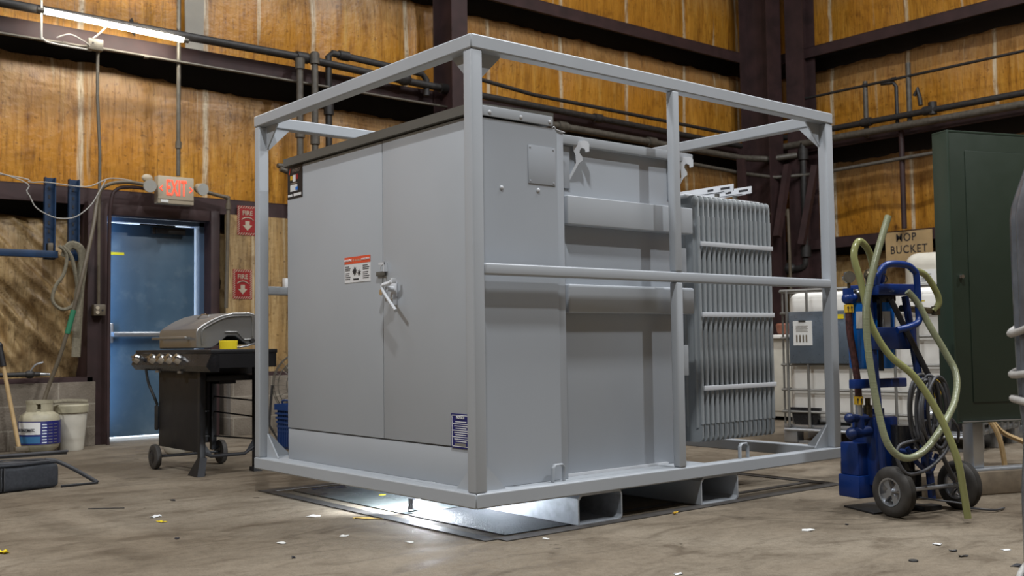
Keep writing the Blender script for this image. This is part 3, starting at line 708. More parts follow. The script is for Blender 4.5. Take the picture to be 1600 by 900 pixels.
pipe('riser_pipe', [(5.21, YP-0.07, 0.9), (5.21, YP-0.07, 3.85)], 0.034, M['grey_pipe'], 'right one of two vertical grey pipes hanging below the thick black pipe', joints=[((5.21, YP-.07, 3.78), (0, 0, 1)), ((5.21, YP-.07, 2.95), (0, 0, 1))])
pipe('wall_pipe', [(4.80, 9.42, 2.64), (6.2, 9.42, 2.74)], 0.024, M['grey_pipe'], 'upper short thin pipe seen between the left frame post and the cabinet')
pipe('wall_pipe', [(4.80, 9.36, 2.60), (4.95, 9.36, 2.56), (6.2, 9.36, 2.55)], 0.026, M['grey_pipe'], 'lower short thin pipe seen between the left frame post and the cabinet')
pipe('wall_pipe', [(7.4, 9.38, 3.50), (12.1, 9.38, 3.46), (12.5, 9.2, 3.46), (12.75, 8.9, 3.5)], 0.045, M['grey_pipe'], 'grey pipe below the thick black pipe towards the hall corner', joints=[((8.6, 9.38, 3.49), (1, 0, 0)), ((10.2, 9.38, 3.48), (1, 0, 0))])
pipe('wall_pipe', [(7.4, 9.30, 3.34), (12.0, 9.30, 3.22), (12.5, 9.1, 3.18), (12.8, 8.7, 3.2), (12.85, 4.0, 3.30)], 0.026, M['grey_pipe'], 'thin grey pipe bending round the hall corner below the others', joints=[((9.4, 9.3, 3.30), (1, 0, 0))])
pipe('wall_pipe', [(7.2, 9.44, 3.92), (8.2, 9.44, 3.84), (12.1, 9.44, 3.80)], 0.024, M['dark_pipe'], 'thin black pipe above the thick pipe on the far door wall')
vb = thing('pipe_valve', (6.35, 9.4, 3.72), 'black cast valve with handwheel on the high pipe left of the steel column', 'valve')
MB().sphere((6.35, YP, 3.76), 0.075, (1.2, 1, 1)).cyl((6.35, YP, 3.76), (6.35, YP, 3.92), 0.025).build('valve_body', M['dark_pipe'], vb)
MB().tube([(6.35+0.07*math.cos(a), YP+0.07*math.sin(a), 3.93) for a in [k*math.pi/4 for k in range(8)]], 0.009, 6, closed=True).box(6.28, 6.42, YP-0.008, YP+0.008, 3.925, 3.935).build('handwheel', M['dark_pipe'], vb)
# right wall
XP = 12.86
pipe('wall_pipe', [(XP-0.02, 9.0, 4.32), (XP-0.02, -4.6, 4.30)], 0.019, M['dark_pipe'], 'thin black line running highest along the right-hand wall', joints=[((XP-.02, 7.83, 4.32), (0, 1, 0)), ((XP-.02, 7.4, 4.32), (0, 1, 0))])
pipe('wall_pipe', [(XP-0.06, 9.2, 3.80), (XP-0.06, -4.6, 3.77)], 0.042, M['dark_pipe'], 'upper thick pipe of the pair on the right-hand wall', joints=[((XP-.06, 7.8, 3.8), (0, 1, 0)), ((XP-.06, 6.9, 3.8), (0, 1, 0))])
pipe('wall_pipe', [(XP-0.1, 9.2, 3.655), (XP-0.1, -4.6, 3.62)], 0.050, M['grey_pipe'], 'lower thick grey pipe of the pair on the right-hand wall')
pipe('pipe_stub', [(XP, 7.84, 3.60), (XP, 7.84, 4.38)], 0.034, M['grey_pipe'], 'leftmost upright grey stub between the thin line and the pipe pair')
pipe('pipe_stub', [(XP, 7.38, 3.66), (XP, 7.38, 4.22), (XP, 7.42, 4.28), (XP, 7.6, 4.30)], 0.026, M['dark_pipe'], 'upright black stub with an elbow joining the thin line on the right wall')
pipe('pipe_stub', [(XP, 7.20, 3.70), (XP, 7.20, 4.50)], 0.036, M['grey_pipe'], 'tallest upright grey stub rising above the thin line on the right wall')
pipe('pipe_stub', [(XP, 7.125, 4.04), (XP, 7.08, 4.13), (XP, 7.05, 4.0), (XP, 7.04, 3.90)], 0.030, M['dark_pipe'], 'short bent black stub beside the tallest grey stub on the right wall')
pipe('pipe_stub', [(XP-0.05, 6.85, 3.74), (XP-0.05, 6.85, 3.9)], 0.055, M['dark_pipe'], 'short fat pipe union on the upper thick pipe of the right wall')
pipe('pipe_stub', [(XP, 7.33, 2.30), (XP, 7.33, 3.62)], 0.036, M['steel_red'], 'vertical dark red pipe above the stencilled cardboard sign')
pipe('riser_pipe', [(XP-0.1, 8.80, 2.03), (XP-0.1, 8.80, 3.66)], 0.050, M['dark_pipe'], 'thick vertical black pipe left of the right rear frame post', joints=[((XP-.1, 8.8, 2.1), (0, 0, 1)), ((XP-.1, 8.8, 3.5), (0, 0, 1))])
pipe('thin_conduit', [(XP-0.33, 9.6, 2.67), (XP-0.33, 9.10, 2.66), (XP-0.33, 8.96, 2.62), (XP-0.33, 8.92, 2.48), (XP-0.33, 8.90, 0.0)], 0.022, M['conduit_tan'], 'thin grey conduit bending down beside the valve assembly', smooth=True)
va = thing('valve_assembly', (12.7, 9.2, 1.85), 'dark iron valve assembly with a red coupling near the hall corner', 'valve')
mb = MB(); mb.tube([(XP-0.1, 8.80, 2.0), (XP-0.1, 8.82, 1.90), (XP-0.1, 8.92, 1.86), (XP-0.1, 9.15, 1.86)], 0.05, 12); mb.sphere((XP-0.1, 9.10, 1.87), 0.10, (1, 1.4, 0.9)); mb.cyl((XP-0.1, 9.2, 1.90), (XP-0.1, 9.75, 1.93), 0.05)
mb.sphere((XP-0.1, 9.24, 1.88), 0.085, (1, 0.8, 1)).build('valve_body', M['dark_pipe'], va)
MB().cyl((XP-0.1, 9.27, 1.86), (XP-0.1, 9.41, 1.86), 0.085, seg=10).build('red_coupling', M['red'], va)
MB().tube([(XP-0.12, 9.48, 1.93), (XP-0.14, 9.46, 2.02), (XP-0.14, 9.44, 2.10)], 0.018, 8).cyl((XP-0.14, 9.44, 2.09), (XP-0.14, 9.44, 2.13), 0.028).build('lever', M['dark_pipe'], va)
for i, (a, b) in enumerate([((12.3, 8.95, 2.3), (12.6, 8.95, 3.35)), ((12.66, 8.80, 2.2), (12.70, 8.56, 3.3)), ((11.95, 9.2, 0.0), (11.85, 9.2, 3.4))]):
    tag(MB().box(-0.045, 0.045, -0.045, 0.045, 0, (Vector(b)-Vector(a)).length, Matrix.Translation(a) @ (Vector(b)-Vector(a)).to_track_quat('Z', 'Y').to_matrix().to_4x4()).build('angle_brace', M['steel_red']), ['dark red leaning brace left of the corner column', 'dark red leaning brace between the corner column and the right wall', 'dark red near-upright brace furthest left in the hall corner'][i], 'brace')
# conduits on the door wall
pipe('electrical_conduit', [(3.06, 9.46, 3.56), (3.06, 9.46, 3.1), (3.085, 9.46, 2.6), (3.085, 9.46, 2.2)], 0.014, M['conduit'], 'thin metal conduit dropping from the junction box above the door', 'conduit')
pipe('electrical_conduit', [(3.085, 9.47, 2.2), (3.085, 9.47, 1.24)], 0.014, M['conduit_tan'], 'thin conduit running down to the power outlet left of the door', 'conduit')
pipe('electrical_conduit', [(3.82, 9.5, 9.6), (3.82, 9.5, 2.46)], 0.020, M['conduit'], 'vertical grey conduit feeding the exit sign from above', 'conduit', joints=[((3.82, 9.5, 2.75), (0, 0, 1))])
pipe('electrical_conduit', [(2.57, 9.42, 4.6), (2.57, 9.42, 3.62), (2.585, 9.42, 3.53), (2.66, 9.42, 3.50), (3.0, 9.44, 3.50)], 0.010, M['white_cord'], 'thin pale conduit curving past the left end of the fluorescent tube', 'conduit', smooth=True)
pipe('electrical_conduit', [(-4.2, 9.47, 3.53), (2.9, 9.47, 3.53), (3.0, 9.47, 3.54), (8, 9.47, 3.52)], 0.013, M['conduit'], 'horizontal metal conduit under the high steel girt on the door wall', 'conduit', joints=[((2.78, 9.47, 3.53), (1, 0, 0)), ((3.5, 9.47, 3.53), (1, 0, 0))])
pipe('flexible_hose', [(3.50, 9.40, 2.33), (3.3, 9.38, 2.34), (3.13, 9.38, 2.30), (3.05, 9.38, 2.20), (2.98, 9.30, 1.9), (2.88, 9.24, 1.5), (2.82, 9.24, 1.25), (2.72, 9.26, 0.85), (2.63, 9.3, 0.55), (2.575, 9.3, 0.37)], 0.017, M['conduit_tan'], 'long grey hose looping down from the exit sign towards the gas bottle', 'hose', smooth=True)
fh = bpy.data.objects['flexible_hose']
MB().cyl((2.805, 9.243, 1.18), (2.757, 9.25, 0.98), 0.0225, seg=12).build('tape_band', M['tape_green'], fh)['label'] = 'green tape band'
pipe('conduit_jamb_shadow', [(3.52, 9.42, 2.30), (3.34, 9.41, 2.30), (3.22, 9.41, 2.27), (3.17, 9.41, 2.15), (3.165, 9.44, 1.7), (3.165, 9.44, 0.0)], 0.016, M['steel_red'], 'dark conduit curving down the left door jamb, lower run standing in for the jamb shadow', 'conduit', smooth=True)  # lower run to the floor drawn in for the jamb's shadow line
pipe('electrical_conduit', [(3.97, 9.46, 2.34), (4.20, 9.46, 2.30), (4.29, 9.46, 2.28), (4.30, 9.46, 2.20), (4.28, 9.46, 1.22)], 0.018, M['conduit_tan'], 'conduit running right from the exit sign and down beside the door', 'conduit', smooth=True, joints=[((4.3, 9.46, 2.2), (0, 0, 1))])
# junction box below the tube
jb = thing('junction_box', (3.04, 9.44, 3.56), 'small metal junction box hanging under the fluorescent tube', 'electrical box')
MB().box(2.96, 3.09, 9.40, 9.46, 3.50, 3.60, bev=0.006).build('box_body', M['conduit'], jb)
MB().cyl((3.0, 9.395, 3.56), (3.0, 9.40, 3.56), 0.008).build('screw', M['dark_pipe'], jb)
MB().tube([(3.0, 9.40, 3.60), (3.06, 9.38, 3.66), (3.12, 9.36, 3.74)], 0.008, 6).build('cable', M['white_cord'], jb)
MB().tube([(2.97, 9.40, 3.53), (2.9, 9.38, 3.56), (2.8, 9.40, 3.60), (2.7, 9.43, 3.56)], 0.006, 6).build('cable', M['white_cord'], jb)
# fluorescent tube lamp
fl = thing('fluorescent_tube', (3.15, 9.33, 3.74), 'lit fluorescent tube lamp clipped along the thick pipe at upper left', 'lamp')
MB().cyl((2.56, 9.30, 3.735), (3.78, 9.30, 3.70), 0.024, seg=16).build('tube', M['tube_on'], fl)['label'] = 'glowing white tube'
MB().cyl((2.50, 9.30, 3.737), (2.56, 9.30, 3.735), 0.022).build('end_cap', M['conduit'], fl)
MB().cyl((3.78, 9.30, 3.70), (3.83, 9.30, 3.698), 0.022).build('end_cap', M['conduit'], fl)
for x in (2.75, 3.58): MB().box(x-0.008, x+0.008, 9.29, 9.45, 3.745, 3.755).build('clip', M['dark_pipe'], fl)
# exit sign
xs = thing('exit_sign', (3.75, 9.45, 2.17), 'cream EXIT sign with glowing red letters over the blue door', 'sign')
MB().box(3.575, 3.915, 9.36, 9.46, 2.17, 2.425, bev=0.008).build('housing', M['sign_white'], xs)
MB().box(3.60, 3.67, 9.355, 9.36, 2.18, 2.205).build('maker_plate', M['paper'], xs)
MB().box(3.575, 3.915, 9.357, 9.36, 2.208, 2.213).build('seam', M['conduit_tan'], xs)
lettering('EXIT', 0.205, M['exit_red'], xs, (3.745, 9.357, 2.312), (1, 0, 0), (0, 0, 1), sx=0.43, bold=0.002, spc=1.1)
for s, cx in ((-1, 3.603), (1, 3.888)):
    pts = [(cx-s*0.014, 9.358, 2.34), (cx+s*0.016, 9.358, 2.31), (cx-s*0.014, 9.358, 2.28), (cx-s*0.014, 9.358, 2.293), (cx+s*0.003, 9.358, 2.31), (cx-s*0.014, 9.358, 2.327)]
    MB().prism(pts, (0, -0.002, 0)).build('arrow_mark', M['exit_red'], xs, 0)
for cx, cz, dx in ((3.515, 2.335, -0.35), (3.985, 2.345, 0.1)):
    lm = MB().cyl((cx, 9.42, cz), (cx+dx*0.06, 9.34, cz-0.02), 0.040, 0.060, seg=20).sphere((cx, 9.42, cz), 0.045).build('emergency_lamp', M['sign_white'], xs)
    MB().cyl((cx+dx*0.06, 9.34, cz-0.02), (cx+dx*0.07, 9.33, cz-0.022), 0.056, seg=20).build('lens', M['glass_lens'], lm)
MB().sphere((3.50, 9.43, 2.40), 0.04, (1.3, 0.6, 0.9)).build('lamp_bracket', M['sign_white'], xs)
# power outlet and light switch
ot = thing('power_outlet', (3.08, 9.44, 1.2), 'small grey double power outlet box left of the door', 'outlet')
MB().box(3.03, 3.135, 9.42, 9.49, 1.14, 1.24, bev=0.008).build('box_body', M['conduit_tan'], ot)
for z in (1.168, 1.208): MB().cyl((3.062, 9.415, z), (3.062, 9.42, z), 0.016).build('socket', M['sign_white'], ot)
MB().cyl((3.105, 9.415, 1.188), (3.105, 9.42, 1.188), 0.008).build('knockout', M['ink'], ot)
sw = thing('light_switch', (4.97, 9.5, 1.5), 'white light switch box on the wall seen left of the cabinet', 'switch')
MB().box(4.93, 5.02, 9.52, 9.575, 1.43, 1.53, bev=0.005).build('box_body', M['white'], sw); MB().box(4.97, 4.985, 9.513, 9.52, 1.47, 1.49).build('toggle', M['ink'], sw)
# fire signs
def fire_sign(x, z, wd, ht, label, y=9.575):
    t = thing('fire_sign', (x, y, z-ht/2), label, 'sign')
    MB().box(x-wd/2, x+wd/2, y-0.004, y, z-ht/2, z+ht/2).build('panel', M['red'], t)
    MB().box(x-wd*0.36, x+wd*0.36, y-0.006, y-0.004, z-ht*0.40, z+ht*0.40).build('field', M['red'], t)
    mb = MB()
    def sl(cx, cz, L=0.020):
        mb.prism([(cx-0.004-L*0.5, y-0.0045, cz-L*0.6), (cx+0.004-L*0.5, y-0.0045, cz-L*0.6), (cx+0.004+L*0.5, y-0.0045, cz+L*0.6), (cx-0.004+L*0.5, y-0.0045, cz+L*0.6)], (0, -0.001, 0))
    k = 8
    for i in range(k):
        sl(x-wd*0.43+wd*0.86*i/(k-1), z+ht*0.455); sl(x-wd*0.43+wd*0.86*i/(k-1), z-ht*0.455)
    for i in range(1, 12):
        sl(x-wd*0.44, z-ht*0.45+ht*0.9*i/12); sl(x+wd*0.44, z-ht*0.45+ht*0.9*i/12)
    mb.build('stripes', M['sign_white'], t, 0)
    lettering('FIRE', ht*0.22, M['sign_white'], t, (x, y-0.007, z+ht*0.25), (1, 0, 0), (0, 0, 1), sx=0.95, bold=0.0006)
    mb = MB(); arc = [(x+wd*0.3*math.cos(a), y-0.0075, z-ht*0.02+ht*0.12*math.sin(a)) for a in [math.pi*k/10 for k in range(1, 10)]]
    mb.tube(arc, 0.005, 5).build('word_arc', M['sign_white'], t)
    a = wd*0.11
    MB().prism([(x-a, y-0.0065, z-ht*0.02), (x+a, y-0.0065, z-ht*0.02), (x+a, y-0.0065, z-ht*0.16), (x+2.2*a, y-0.0065, z-ht*0.16), (x, y-0.0065, z-ht*0.34), (x-2.2*a, y-0.0065, z-ht*0.16), (x-a, y-0.0065, z-ht*0.16)], (0, -0.001, 0)).build('arrow', M['sign_white'], t, 0)
fire_sign(4.55, 2.09, 0.21, 0.29, 'upper red FIRE sign with striped edge, half hidden by the frame post')
fire_sign(4.50, 1.46, 0.20, 0.29, 'lower red FIRE sign with white down arrow, right of the blue door')

# blue rack and straps
rk = thing('wall_rack', (2.6, 9.5, 1.6), 'dark blue slotted steel rack with a long arm on the wall left of the door', 'rack')
for x in (2.66, 2.86):
    o = MB().box(x-0.045, x+0.045, 9.46, 9.47, 1.62, 2.33).box(x-0.045, x-0.035, 9.42, 9.47, 1.62, 2.33).box(x+0.035, x+0.045, 9.42, 9.47, 1.62, 2.33).build('upright', M['blue_rack'], rk, 0)
    for k in range(8): MB().box(x-0.008, x+0.008, 9.457, 9.46, 1.70+k*0.075, 1.73+k*0.075).build('slot', M['ink'], o, 0)
MB().box(1.0, 2.71, 9.36, 9.42, 1.63, 1.69, bev=0.004).build('arm', M['blue_rack'], rk)
MB().box(2.64, 2.68, 9.40, 9.47, 1.69, 1.76, bev=0.003).build('arm_catch', M['conduit_tan'], rk)
def strap(label, pts, wd=0.040, flat=(1, 0, 0)):
    return tag(MB().tube(pts, (wd, 0.015), 8, flat=flat).build('hanging_strap', M['webbing']), label, 'strap', None)
strap('grey webbing strap in an open loop at the end of the blue rack arm', [(2.71, 9.33, 1.73), (2.77, 9.33, 1.66), (2.75, 9.33, 1.5), (2.68, 9.33, 1.38), (2.66, 9.33, 1.26), (2.73, 9.33, 1.19), (2.82, 9.33, 1.22), (2.86, 9.32, 1.34), (2.84, 9.32, 1.5), (2.80, 9.32, 1.65), (2.73, 9.33, 1.73)], 0.022, (0.6, 1, 0))
strap('wide grey strap hanging folded over the blue rack beside the open loop', [(2.76, 9.36, 1.64), (2.80, 9.35, 1.74), (2.88, 9.34, 1.72), (2.91, 9.34, 1.6), (2.88, 9.34, 1.35), (2.86, 9.34, 1.15), (2.85, 9.34, 1.0)], 0.036)
strap('long dark strap hanging lowest beside the steel door jamb', [(2.92, 9.40, 1.60), (2.90, 9.40, 1.3), (2.885, 9.40, 1.0), (2.875, 9.40, 0.78)], 0.038)
pipe('loose_cable', [(0.8, 9.4, 2.42), (2.32, 9.4, 2.31), (2.48, 9.40, 2.27), (2.62, 9.40, 2.28), (2.95, 9.40, 2.27), (3.15, 9.4, 2.36), (3.35, 9.4, 2.36)], 0.005, M['white_cord'], 'thin white cable strung along the girt above the blue rack', 'cable', smooth=True)
pipe('loose_cable', [(0.8, 9.34, 2.6), (2.30, 9.34, 2.30), (2.45, 9.34, 2.17), (2.52, 9.34, 2.05), (2.65, 9.34, 1.98), (2.76, 9.34, 1.97), (2.86, 9.34, 2.0), (2.97, 9.34, 2.10), (3.04, 9.34, 2.22), (3.10, 9.34, 2.34)], 0.005, M['white_cord'], 'thin white cable sagging in a deep loop across the blue rack', 'cable', smooth=True)

# ------------------------------------------------------------------ left foreground things
gb = thing('propane_tank', (2.50, 9.10, 0), 'cream propane gas bottle with blue and white label against the block wall', 'gas bottle')
cx, cy = 2.50, 9.10
MB().lathe([(0.10, 0.0), (0.105, 0.02), (0.145, 0.05), (0.158, 0.09), (0.158, 0.27), (0.145, 0.315), (0.10, 0.345), (0.03, 0.36)], (cx, cy, 0)).build('bottle', M['dirty_cream'], gb, 50)
MB().lathe([(0.1605, 0.085), (0.1605, 0.27)], (cx, cy, 0), seg=40).build('label_band', M['navy'], gb)
mb = MB(); vs = []
for k in range(9):
    a = math.radians(-175+k*9); vs.append([mb.bm.verts.new((cx+0.1625*math.cos(a), cy+0.1625*math.sin(a), z)) for z in (0.165, 0.262)])
for a, b in zip(vs, vs[1:]): mb.bm.faces.new((a[0], b[0], b[1], a[1]))
mb.build('label_patch', M['paper'], gb)
mb = MB(); vs = []
for k in range(9):
    a = math.radians(-175+k*9); vs.append([mb.bm.verts.new((cx+0.1625*math.cos(a), cy+0.1625*math.sin(a), z)) for z in (0.095, 0.15)])
for a, b in zip(vs, vs[1:]): mb.bm.faces.new((a[0], b[0], b[1], a[1]))
mb.build('flame_patch', mat('flame_blue', (0.03, 0.13, 0.27), 0.5), gb)
an = math.radians(-139); nx, ny = math.cos(an), math.sin(an)
lettering('BERNZOMATIC', 0.034, M['ink'], gb, (cx+0.170*nx, cy+0.170*ny, 0.200), (-ny, nx, 0), (0, 0, 1), sx=0.60, bold=0.001)
for k in range(7):
    for j in range(3):
        a = math.radians(-92+j*17); x, y = math.cos(a), math.sin(a)
        MB().box(-0.018, 0.018, -0.001, 0.001, -0.003, 0.003, Matrix.Translation((cx+0.1625*x, cy+0.1625*y, 0.10+k*0.024)) @ Matrix.Rotation(a+math.pi/2, 4, 'Z')).build('label_line', M['alu'], gb, 0)
col = MB(); segs = []
for a0, a1 in ((-170, -120), (-100, -30), (0, 150)):
    n = 8; A = [math.radians(a0+(a1-a0)*k/n) for k in range(n+1)]
    for p, q in zip(A, A[1:]):
        for r0, r1 in ((0.10, 0.104),):
            col.prism([(cx+r0*math.cos(p), cy+r0*math.sin(p), 0.33), (cx+r1*math.cos(p), cy+r1*math.sin(p), 0.33), (cx+r1*math.cos(q), cy+r1*math.sin(q), 0.33), (cx+r0*math.cos(q), cy+r0*math.sin(q), 0.33)], (0, 0, 0.085))
n = 24; A = [2*math.pi*k/n for k in range(n+1)]
for p, q in zip(A, A[1:]): col.prism([(cx+0.10*math.cos(p), cy+0.10*math.sin(p), 0.41), (cx+0.106*math.cos(p), cy+0.106*math.sin(p), 0.41), (cx+0.106*math.cos(q), cy+0.106*math.sin(q), 0.41), (cx+0.10*math.cos(q), cy+0.10*math.sin(q), 0.41)], (0, 0, 0.022))
col.build('collar', M['dirty_cream'], gb)
MB().cyl((cx, cy, 0.355), (cx, cy, 0.40), 0.018).sphere((cx, cy, 0.405), 0.03, (1.3, 1, 0.5)).build('valve', M['bronze'], gb)
bk = thing('plastic_bucket', (2.78, 9.20, 0), 'white plastic bucket with a pale lid beside the gas bottle', 'bucket')
MB().lathe([(0.095, 0), (0.10, 0.01), (0.128, 0.33), (0.126, 0.335), (0.01, 0.335)], (2.78, 9.20, 0)).build('pail', M['cream'], bk)
MB().lathe([(0.120, 0.315), (0.138, 0.318), (0.140, 0.375), (0.132, 0.385), (0.01, 0.388)], (2.78, 9.20, 0)).build('lid', M['dirty_cream'], bk)
tag(MB().tube([(2.62, 9.14, 0.408), (2.70, 9.14, 0.418), (2.82, 9.16, 0.412), (2.90, 9.17, 0.405)], (0.02, 0.012), 8).build('dirty_rag', M['webbing']), 'grey rag lying along the lid of the white bucket', 'rag')
br = thing('push_broom', (2.25, 8.98, 0), 'wide push broom with a wooden handle leaning at the left edge', 'broom')
h0 = Vector((2.30, 8.92, 0.07)); h1 = Vector((2.18, 9.06, 0.88))
MB().cyl(h0, h0+(h1-h0)*0.80, 0.016).build('handle', M['wood'], br)
MB().cyl(h0+(h1-h0)*0.80, h1, 0.024).sphere(h1, 0.026, (1, 1, 1.3)).build('grip', M['black'], br)
MB().box(1.70, 2.66, 8.86, 8.90, 0.016, 0.034, bev=0.005).build('head', M['cord'], br)
MB().box(1.71, 2.65, 8.87, 8.89, 0.0, 0.018).build('rubber_blade', M['rubber'], br)
MB().box(2.26, 2.36, 8.87, 8.93, 0.045, 0.085, bev=0.008).build('socket', M['conduit_tan'], br)
pt = thing('pipe_tap', (2.45, 9.42, 0.66), 'small metal tap on a black pipe above the block wall', 'tap')
MB().cyl((1.6, 9.40, 0.64), (2.58, 9.40, 0.64), 0.020).sphere((2.5, 9.40, 0.64), 0.035, (1.3, 1, 1)).build('body', M['dark_pipe'], pt)
MB().tube([(2.5, 9.39, 0.66), (2.54, 9.38, 0.72), (2.60, 9.38, 0.74)], 0.008, 6).cyl((2.58, 9.40, 0.64), (2.66, 9.40, 0.635), 0.013).build('lever', M['alu'], pt)

# shoulder bag
bg = thing('camera_bag', (1.75, 6.85, 0), 'soft black camera bag lying on the floor at the far left', 'bag')
bd = Vector((0.985, 0.17, 0)).normalized(); bn = Vector((-bd.y, bd.x, 0)); bo = Vector((1.99, 6.80, 0))
bm_ = Matrix(((bd.x, bn.x, 0, bo.x), (bd.y, bn.y, 0, bo.y), (0, 0, 1, 0), (0, 0, 0, 1)))
mb = MB(); mb.box(-0.50, 0, 0, 0.24, 0.004, 0.150, bev=0.028, seg=4)
bmesh.ops.subdivide_edges(mb.bm, edges=mb.bm.edges[:], cuts=3, use_grid_fill=True)
for v in mb.bm.verts:
    p = v.co; d = noise.noise(p*14)*0.010+noise.noise(p*40)*0.004; v.co.z = max(0.003, p.z+d*(1 if p.z > 0.02 else 0)); v.co.y += d*0.7*(-1 if p.y < 0.1 else 1)
mb.build('bag_body', M['bag'], bg, 60, mtx=bm_)
MB().box(-0.49, -0.01, 0.012, 0.228, 0.150, 0.166, bev=0.008, seg=3).build('top_flap', M['bag'], bg, mtx=bm_)
MB().tube([(-0.46, 0.02, 0.166), (-0.40, 0.0, 0.176), (-0.25, -0.004, 0.174), (-0.06, 0.01, 0.168)], 0.004, 6).build('zip', M['cord'], bg, mtx=bm_)
for x in (-0.36, -0.34): MB().box(x-0.005, x+0.005, -0.012, 0.0, 0.012, 0.150, bev=0.002).build('side_strap', M['black'], bg, mtx=bm_)
MB().tube([(-0.42, 0.10, 0.168), (-0.30, 0.10, 0.185), (-0.18, 0.10, 0.178), (-0.08, 0.10, 0.168)], (0.016, 0.004), 8, flat=(0, 1, 0)).build('carry_handle', M['bag'], bg, mtx=bm_)
MB().tube([(1.93, 6.90, 0.165), (2.00, 6.90, 0.150), (2.08, 6.86, 0.105), (2.20, 6.80, 0.02), (2.21, 6.79, 0.006), (2.14, 6.785, 0.005), (1.99, 6.775, 0.006)], (0.013, 0.004), 8, flat=(0, 0.25, 1)).build('shoulder_strap', M['black'], bg)

# ------------------------------------------------------------------ gas grill
gr = thing('gas_grill', (3.05, 7.05, 0), 'black gas barbecue grill with stainless lid in front of the blue door', 'grill')
prof = [(2.86, 0.842), (2.858, 0.95), (2.868, 0.975), (2.90, 1.000), (2.968, 1.038), (3.04, 1.068), (3.12, 1.086), (3.24, 1.090), (3.285, 1.080), (3.30, 1.05), (3.30, 0.875), (3.275, 0.862), (3.22, 0.868), (3.14, 0.925), (3.08, 0.925), (3.05, 0.90), (2.99, 0.855), (2.96, 0.842)]
lid = MB().prism([(x, 6.79, z) for x, z in prof], (0, 0.66, 0)).build('lid', M['steel'], gr, 25)
md = lid.modifiers.new('bevel', 'BEVEL'); md.width = 0.008; md.segments = 3; md.limit_method = 'ANGLE'; md.angle_limit = math.radians(50)
MB().tube([(2.90, 6.786, 0.87), (2.90, 6.786, 0.96), (2.97, 6.786, 1.01), (3.08, 6.786, 1.055), (3.22, 6.786, 1.065), (3.265, 6.786, 1.05), (3.265, 6.786, 0.92)], 0.0045, 6).build('side_bead', M['steel'], lid)
MB().tube([(3.06, 6.784, 0.952), (3.15, 6.784, 0.952), (3.20, 6.784, 0.90), (3.26, 6.784, 0.90)], 0.004, 6, smooth=False).build('side_bead', M['steel'], lid)
MB().cyl((3.262, 6.775, 0.892), (3.262, 6.792, 0.892), 0.016).build('hinge_bolt', M['dark_pipe'], lid)
MB().box(2.805, 2.825, 6.86, 7.46, 0.905, 0.925, bev=0.006).box(2.825, 2.86, 6.90, 6.93, 0.905, 0.922).box(2.825, 2.86, 7.38, 7.41, 0.905, 0.922).build('lid_handle', M['steel'], lid)
MB().tube([(3.00, 7.10, 1.052), (3.00, 7.04, 1.075), (3.02, 7.00, 1.078), (3.02, 6.96, 1.068)], 0.006, 6).build('temperature_gauge', M['chrome'], lid)
MB().box(2.80, 3.27, 6.42, 7.76, 0.806, 0.834, bev=0.005).build('shelf', M['black'], gr)
MB().box(2.86, 3.27, 6.79, 7.45, 0.66, 0.806, bev=0.01).build('fire_box', M['black'], gr)
MB().box(2.84, 3.26, 6.42, 6.435, 0.715, 0.806).build('shelf_apron', M['black'], gr)
MB().prism([(2.802, 6.42, 0.806), (2.768, 6.42, 0.728), (2.80, 6.42, 0.690), (2.86, 6.42, 0.690), (2.86, 6.42, 0.806)], (0, 1.34, 0)).build('control_panel', M['black_oil'], gr)
for k, px in enumerate((7.655, 7.50, 7.345, 7.19, 7.035, 6.89)):
    if k == 1: MB().box(2.765, 2.782, px+0.015, px+0.045, 0.757, 0.777).build('igniter', M['ink'], gr); continue
    kb = MB().cyl((2.785, px, 0.768), (2.750, px, 0.783), 0.036, 0.030, seg=24).build('knob', M['chrome'], gr)
    MB().box(-0.006, 0.006, -0.028, 0.028, 0, 0.012, Matrix.Translation((2.750, px, 0.783)) @ Matrix.Rotation(math.radians(-67), 4, 'Y')).build('grip_ridge', M['chrome'], kb)
for y in (7.30, 6.90): MB().box(2.785, 2.80, y-0.03, y+0.03, 0.676, 0.690).build('drawer_tab', M['alu'], gr)
MB().box(2.845, 2.86, 6.70, 7.42, 0.15, 0.70, bev=0.004).build('front_panel', M['black'], gr)
MB().box(2.86, 3.23, 7.40, 7.42, 0.15, 0.70).build('side_panel', M['black'], gr)
for x, y in ((2.835, 6.67), (3.225, 6.67)): MB().box(x, x+0.04, y, y+0.045, 0.03 if x > 3 else 0.0, 0.80, bev=0.004).build('leg', M['black'], gr)
MB().box(3.205, 3.245, 7.33, 7.37, 0.10, 0.80, bev=0.004).build('leg', M['black'], gr)
MB().prism([(2.835, 6.67, 0.12), (2.835, 6.71, 0.12), (2.80, 6.79, 0.0), (2.80, 6.63, 0.0)], (0.05, 0, 0)).build('foot', M['black'], gr, 0)
MB().box(3.215, 3.275, 6.66, 6.73, 0.0, 0.03).build('foot', M['black'], gr)
MB().tube([(2.86, 6.69, 0.155), (2.92, 6.69, 0.125), (3.16, 6.69, 0.125), (3.225, 6.69, 0.165)], 0.012, 8, smooth=False).prism([(2.86, 6.69, 0.13), (2.93, 6.69, 0.13), (2.86, 6.69, 0.24)], (0, 0.004, 0)).prism([(3.225, 6.69, 0.14), (3.17, 6.69, 0.14), (3.225, 6.69, 0.22)], (0, 0.004, 0)).build('lower_rail', M['black'], gr, 40)
for z, x0 in ((0.49, 2.9), (0.38, 2.87), (0.20, 2.9)): MB().tube([(x0, 7.36, z), (3.225, 7.36, z), (3.235, 6.69, z-0.01 if z > .3 else z+0.02)], 0.006, 6, smooth=False).build('wire_rail', M['black'], gr)
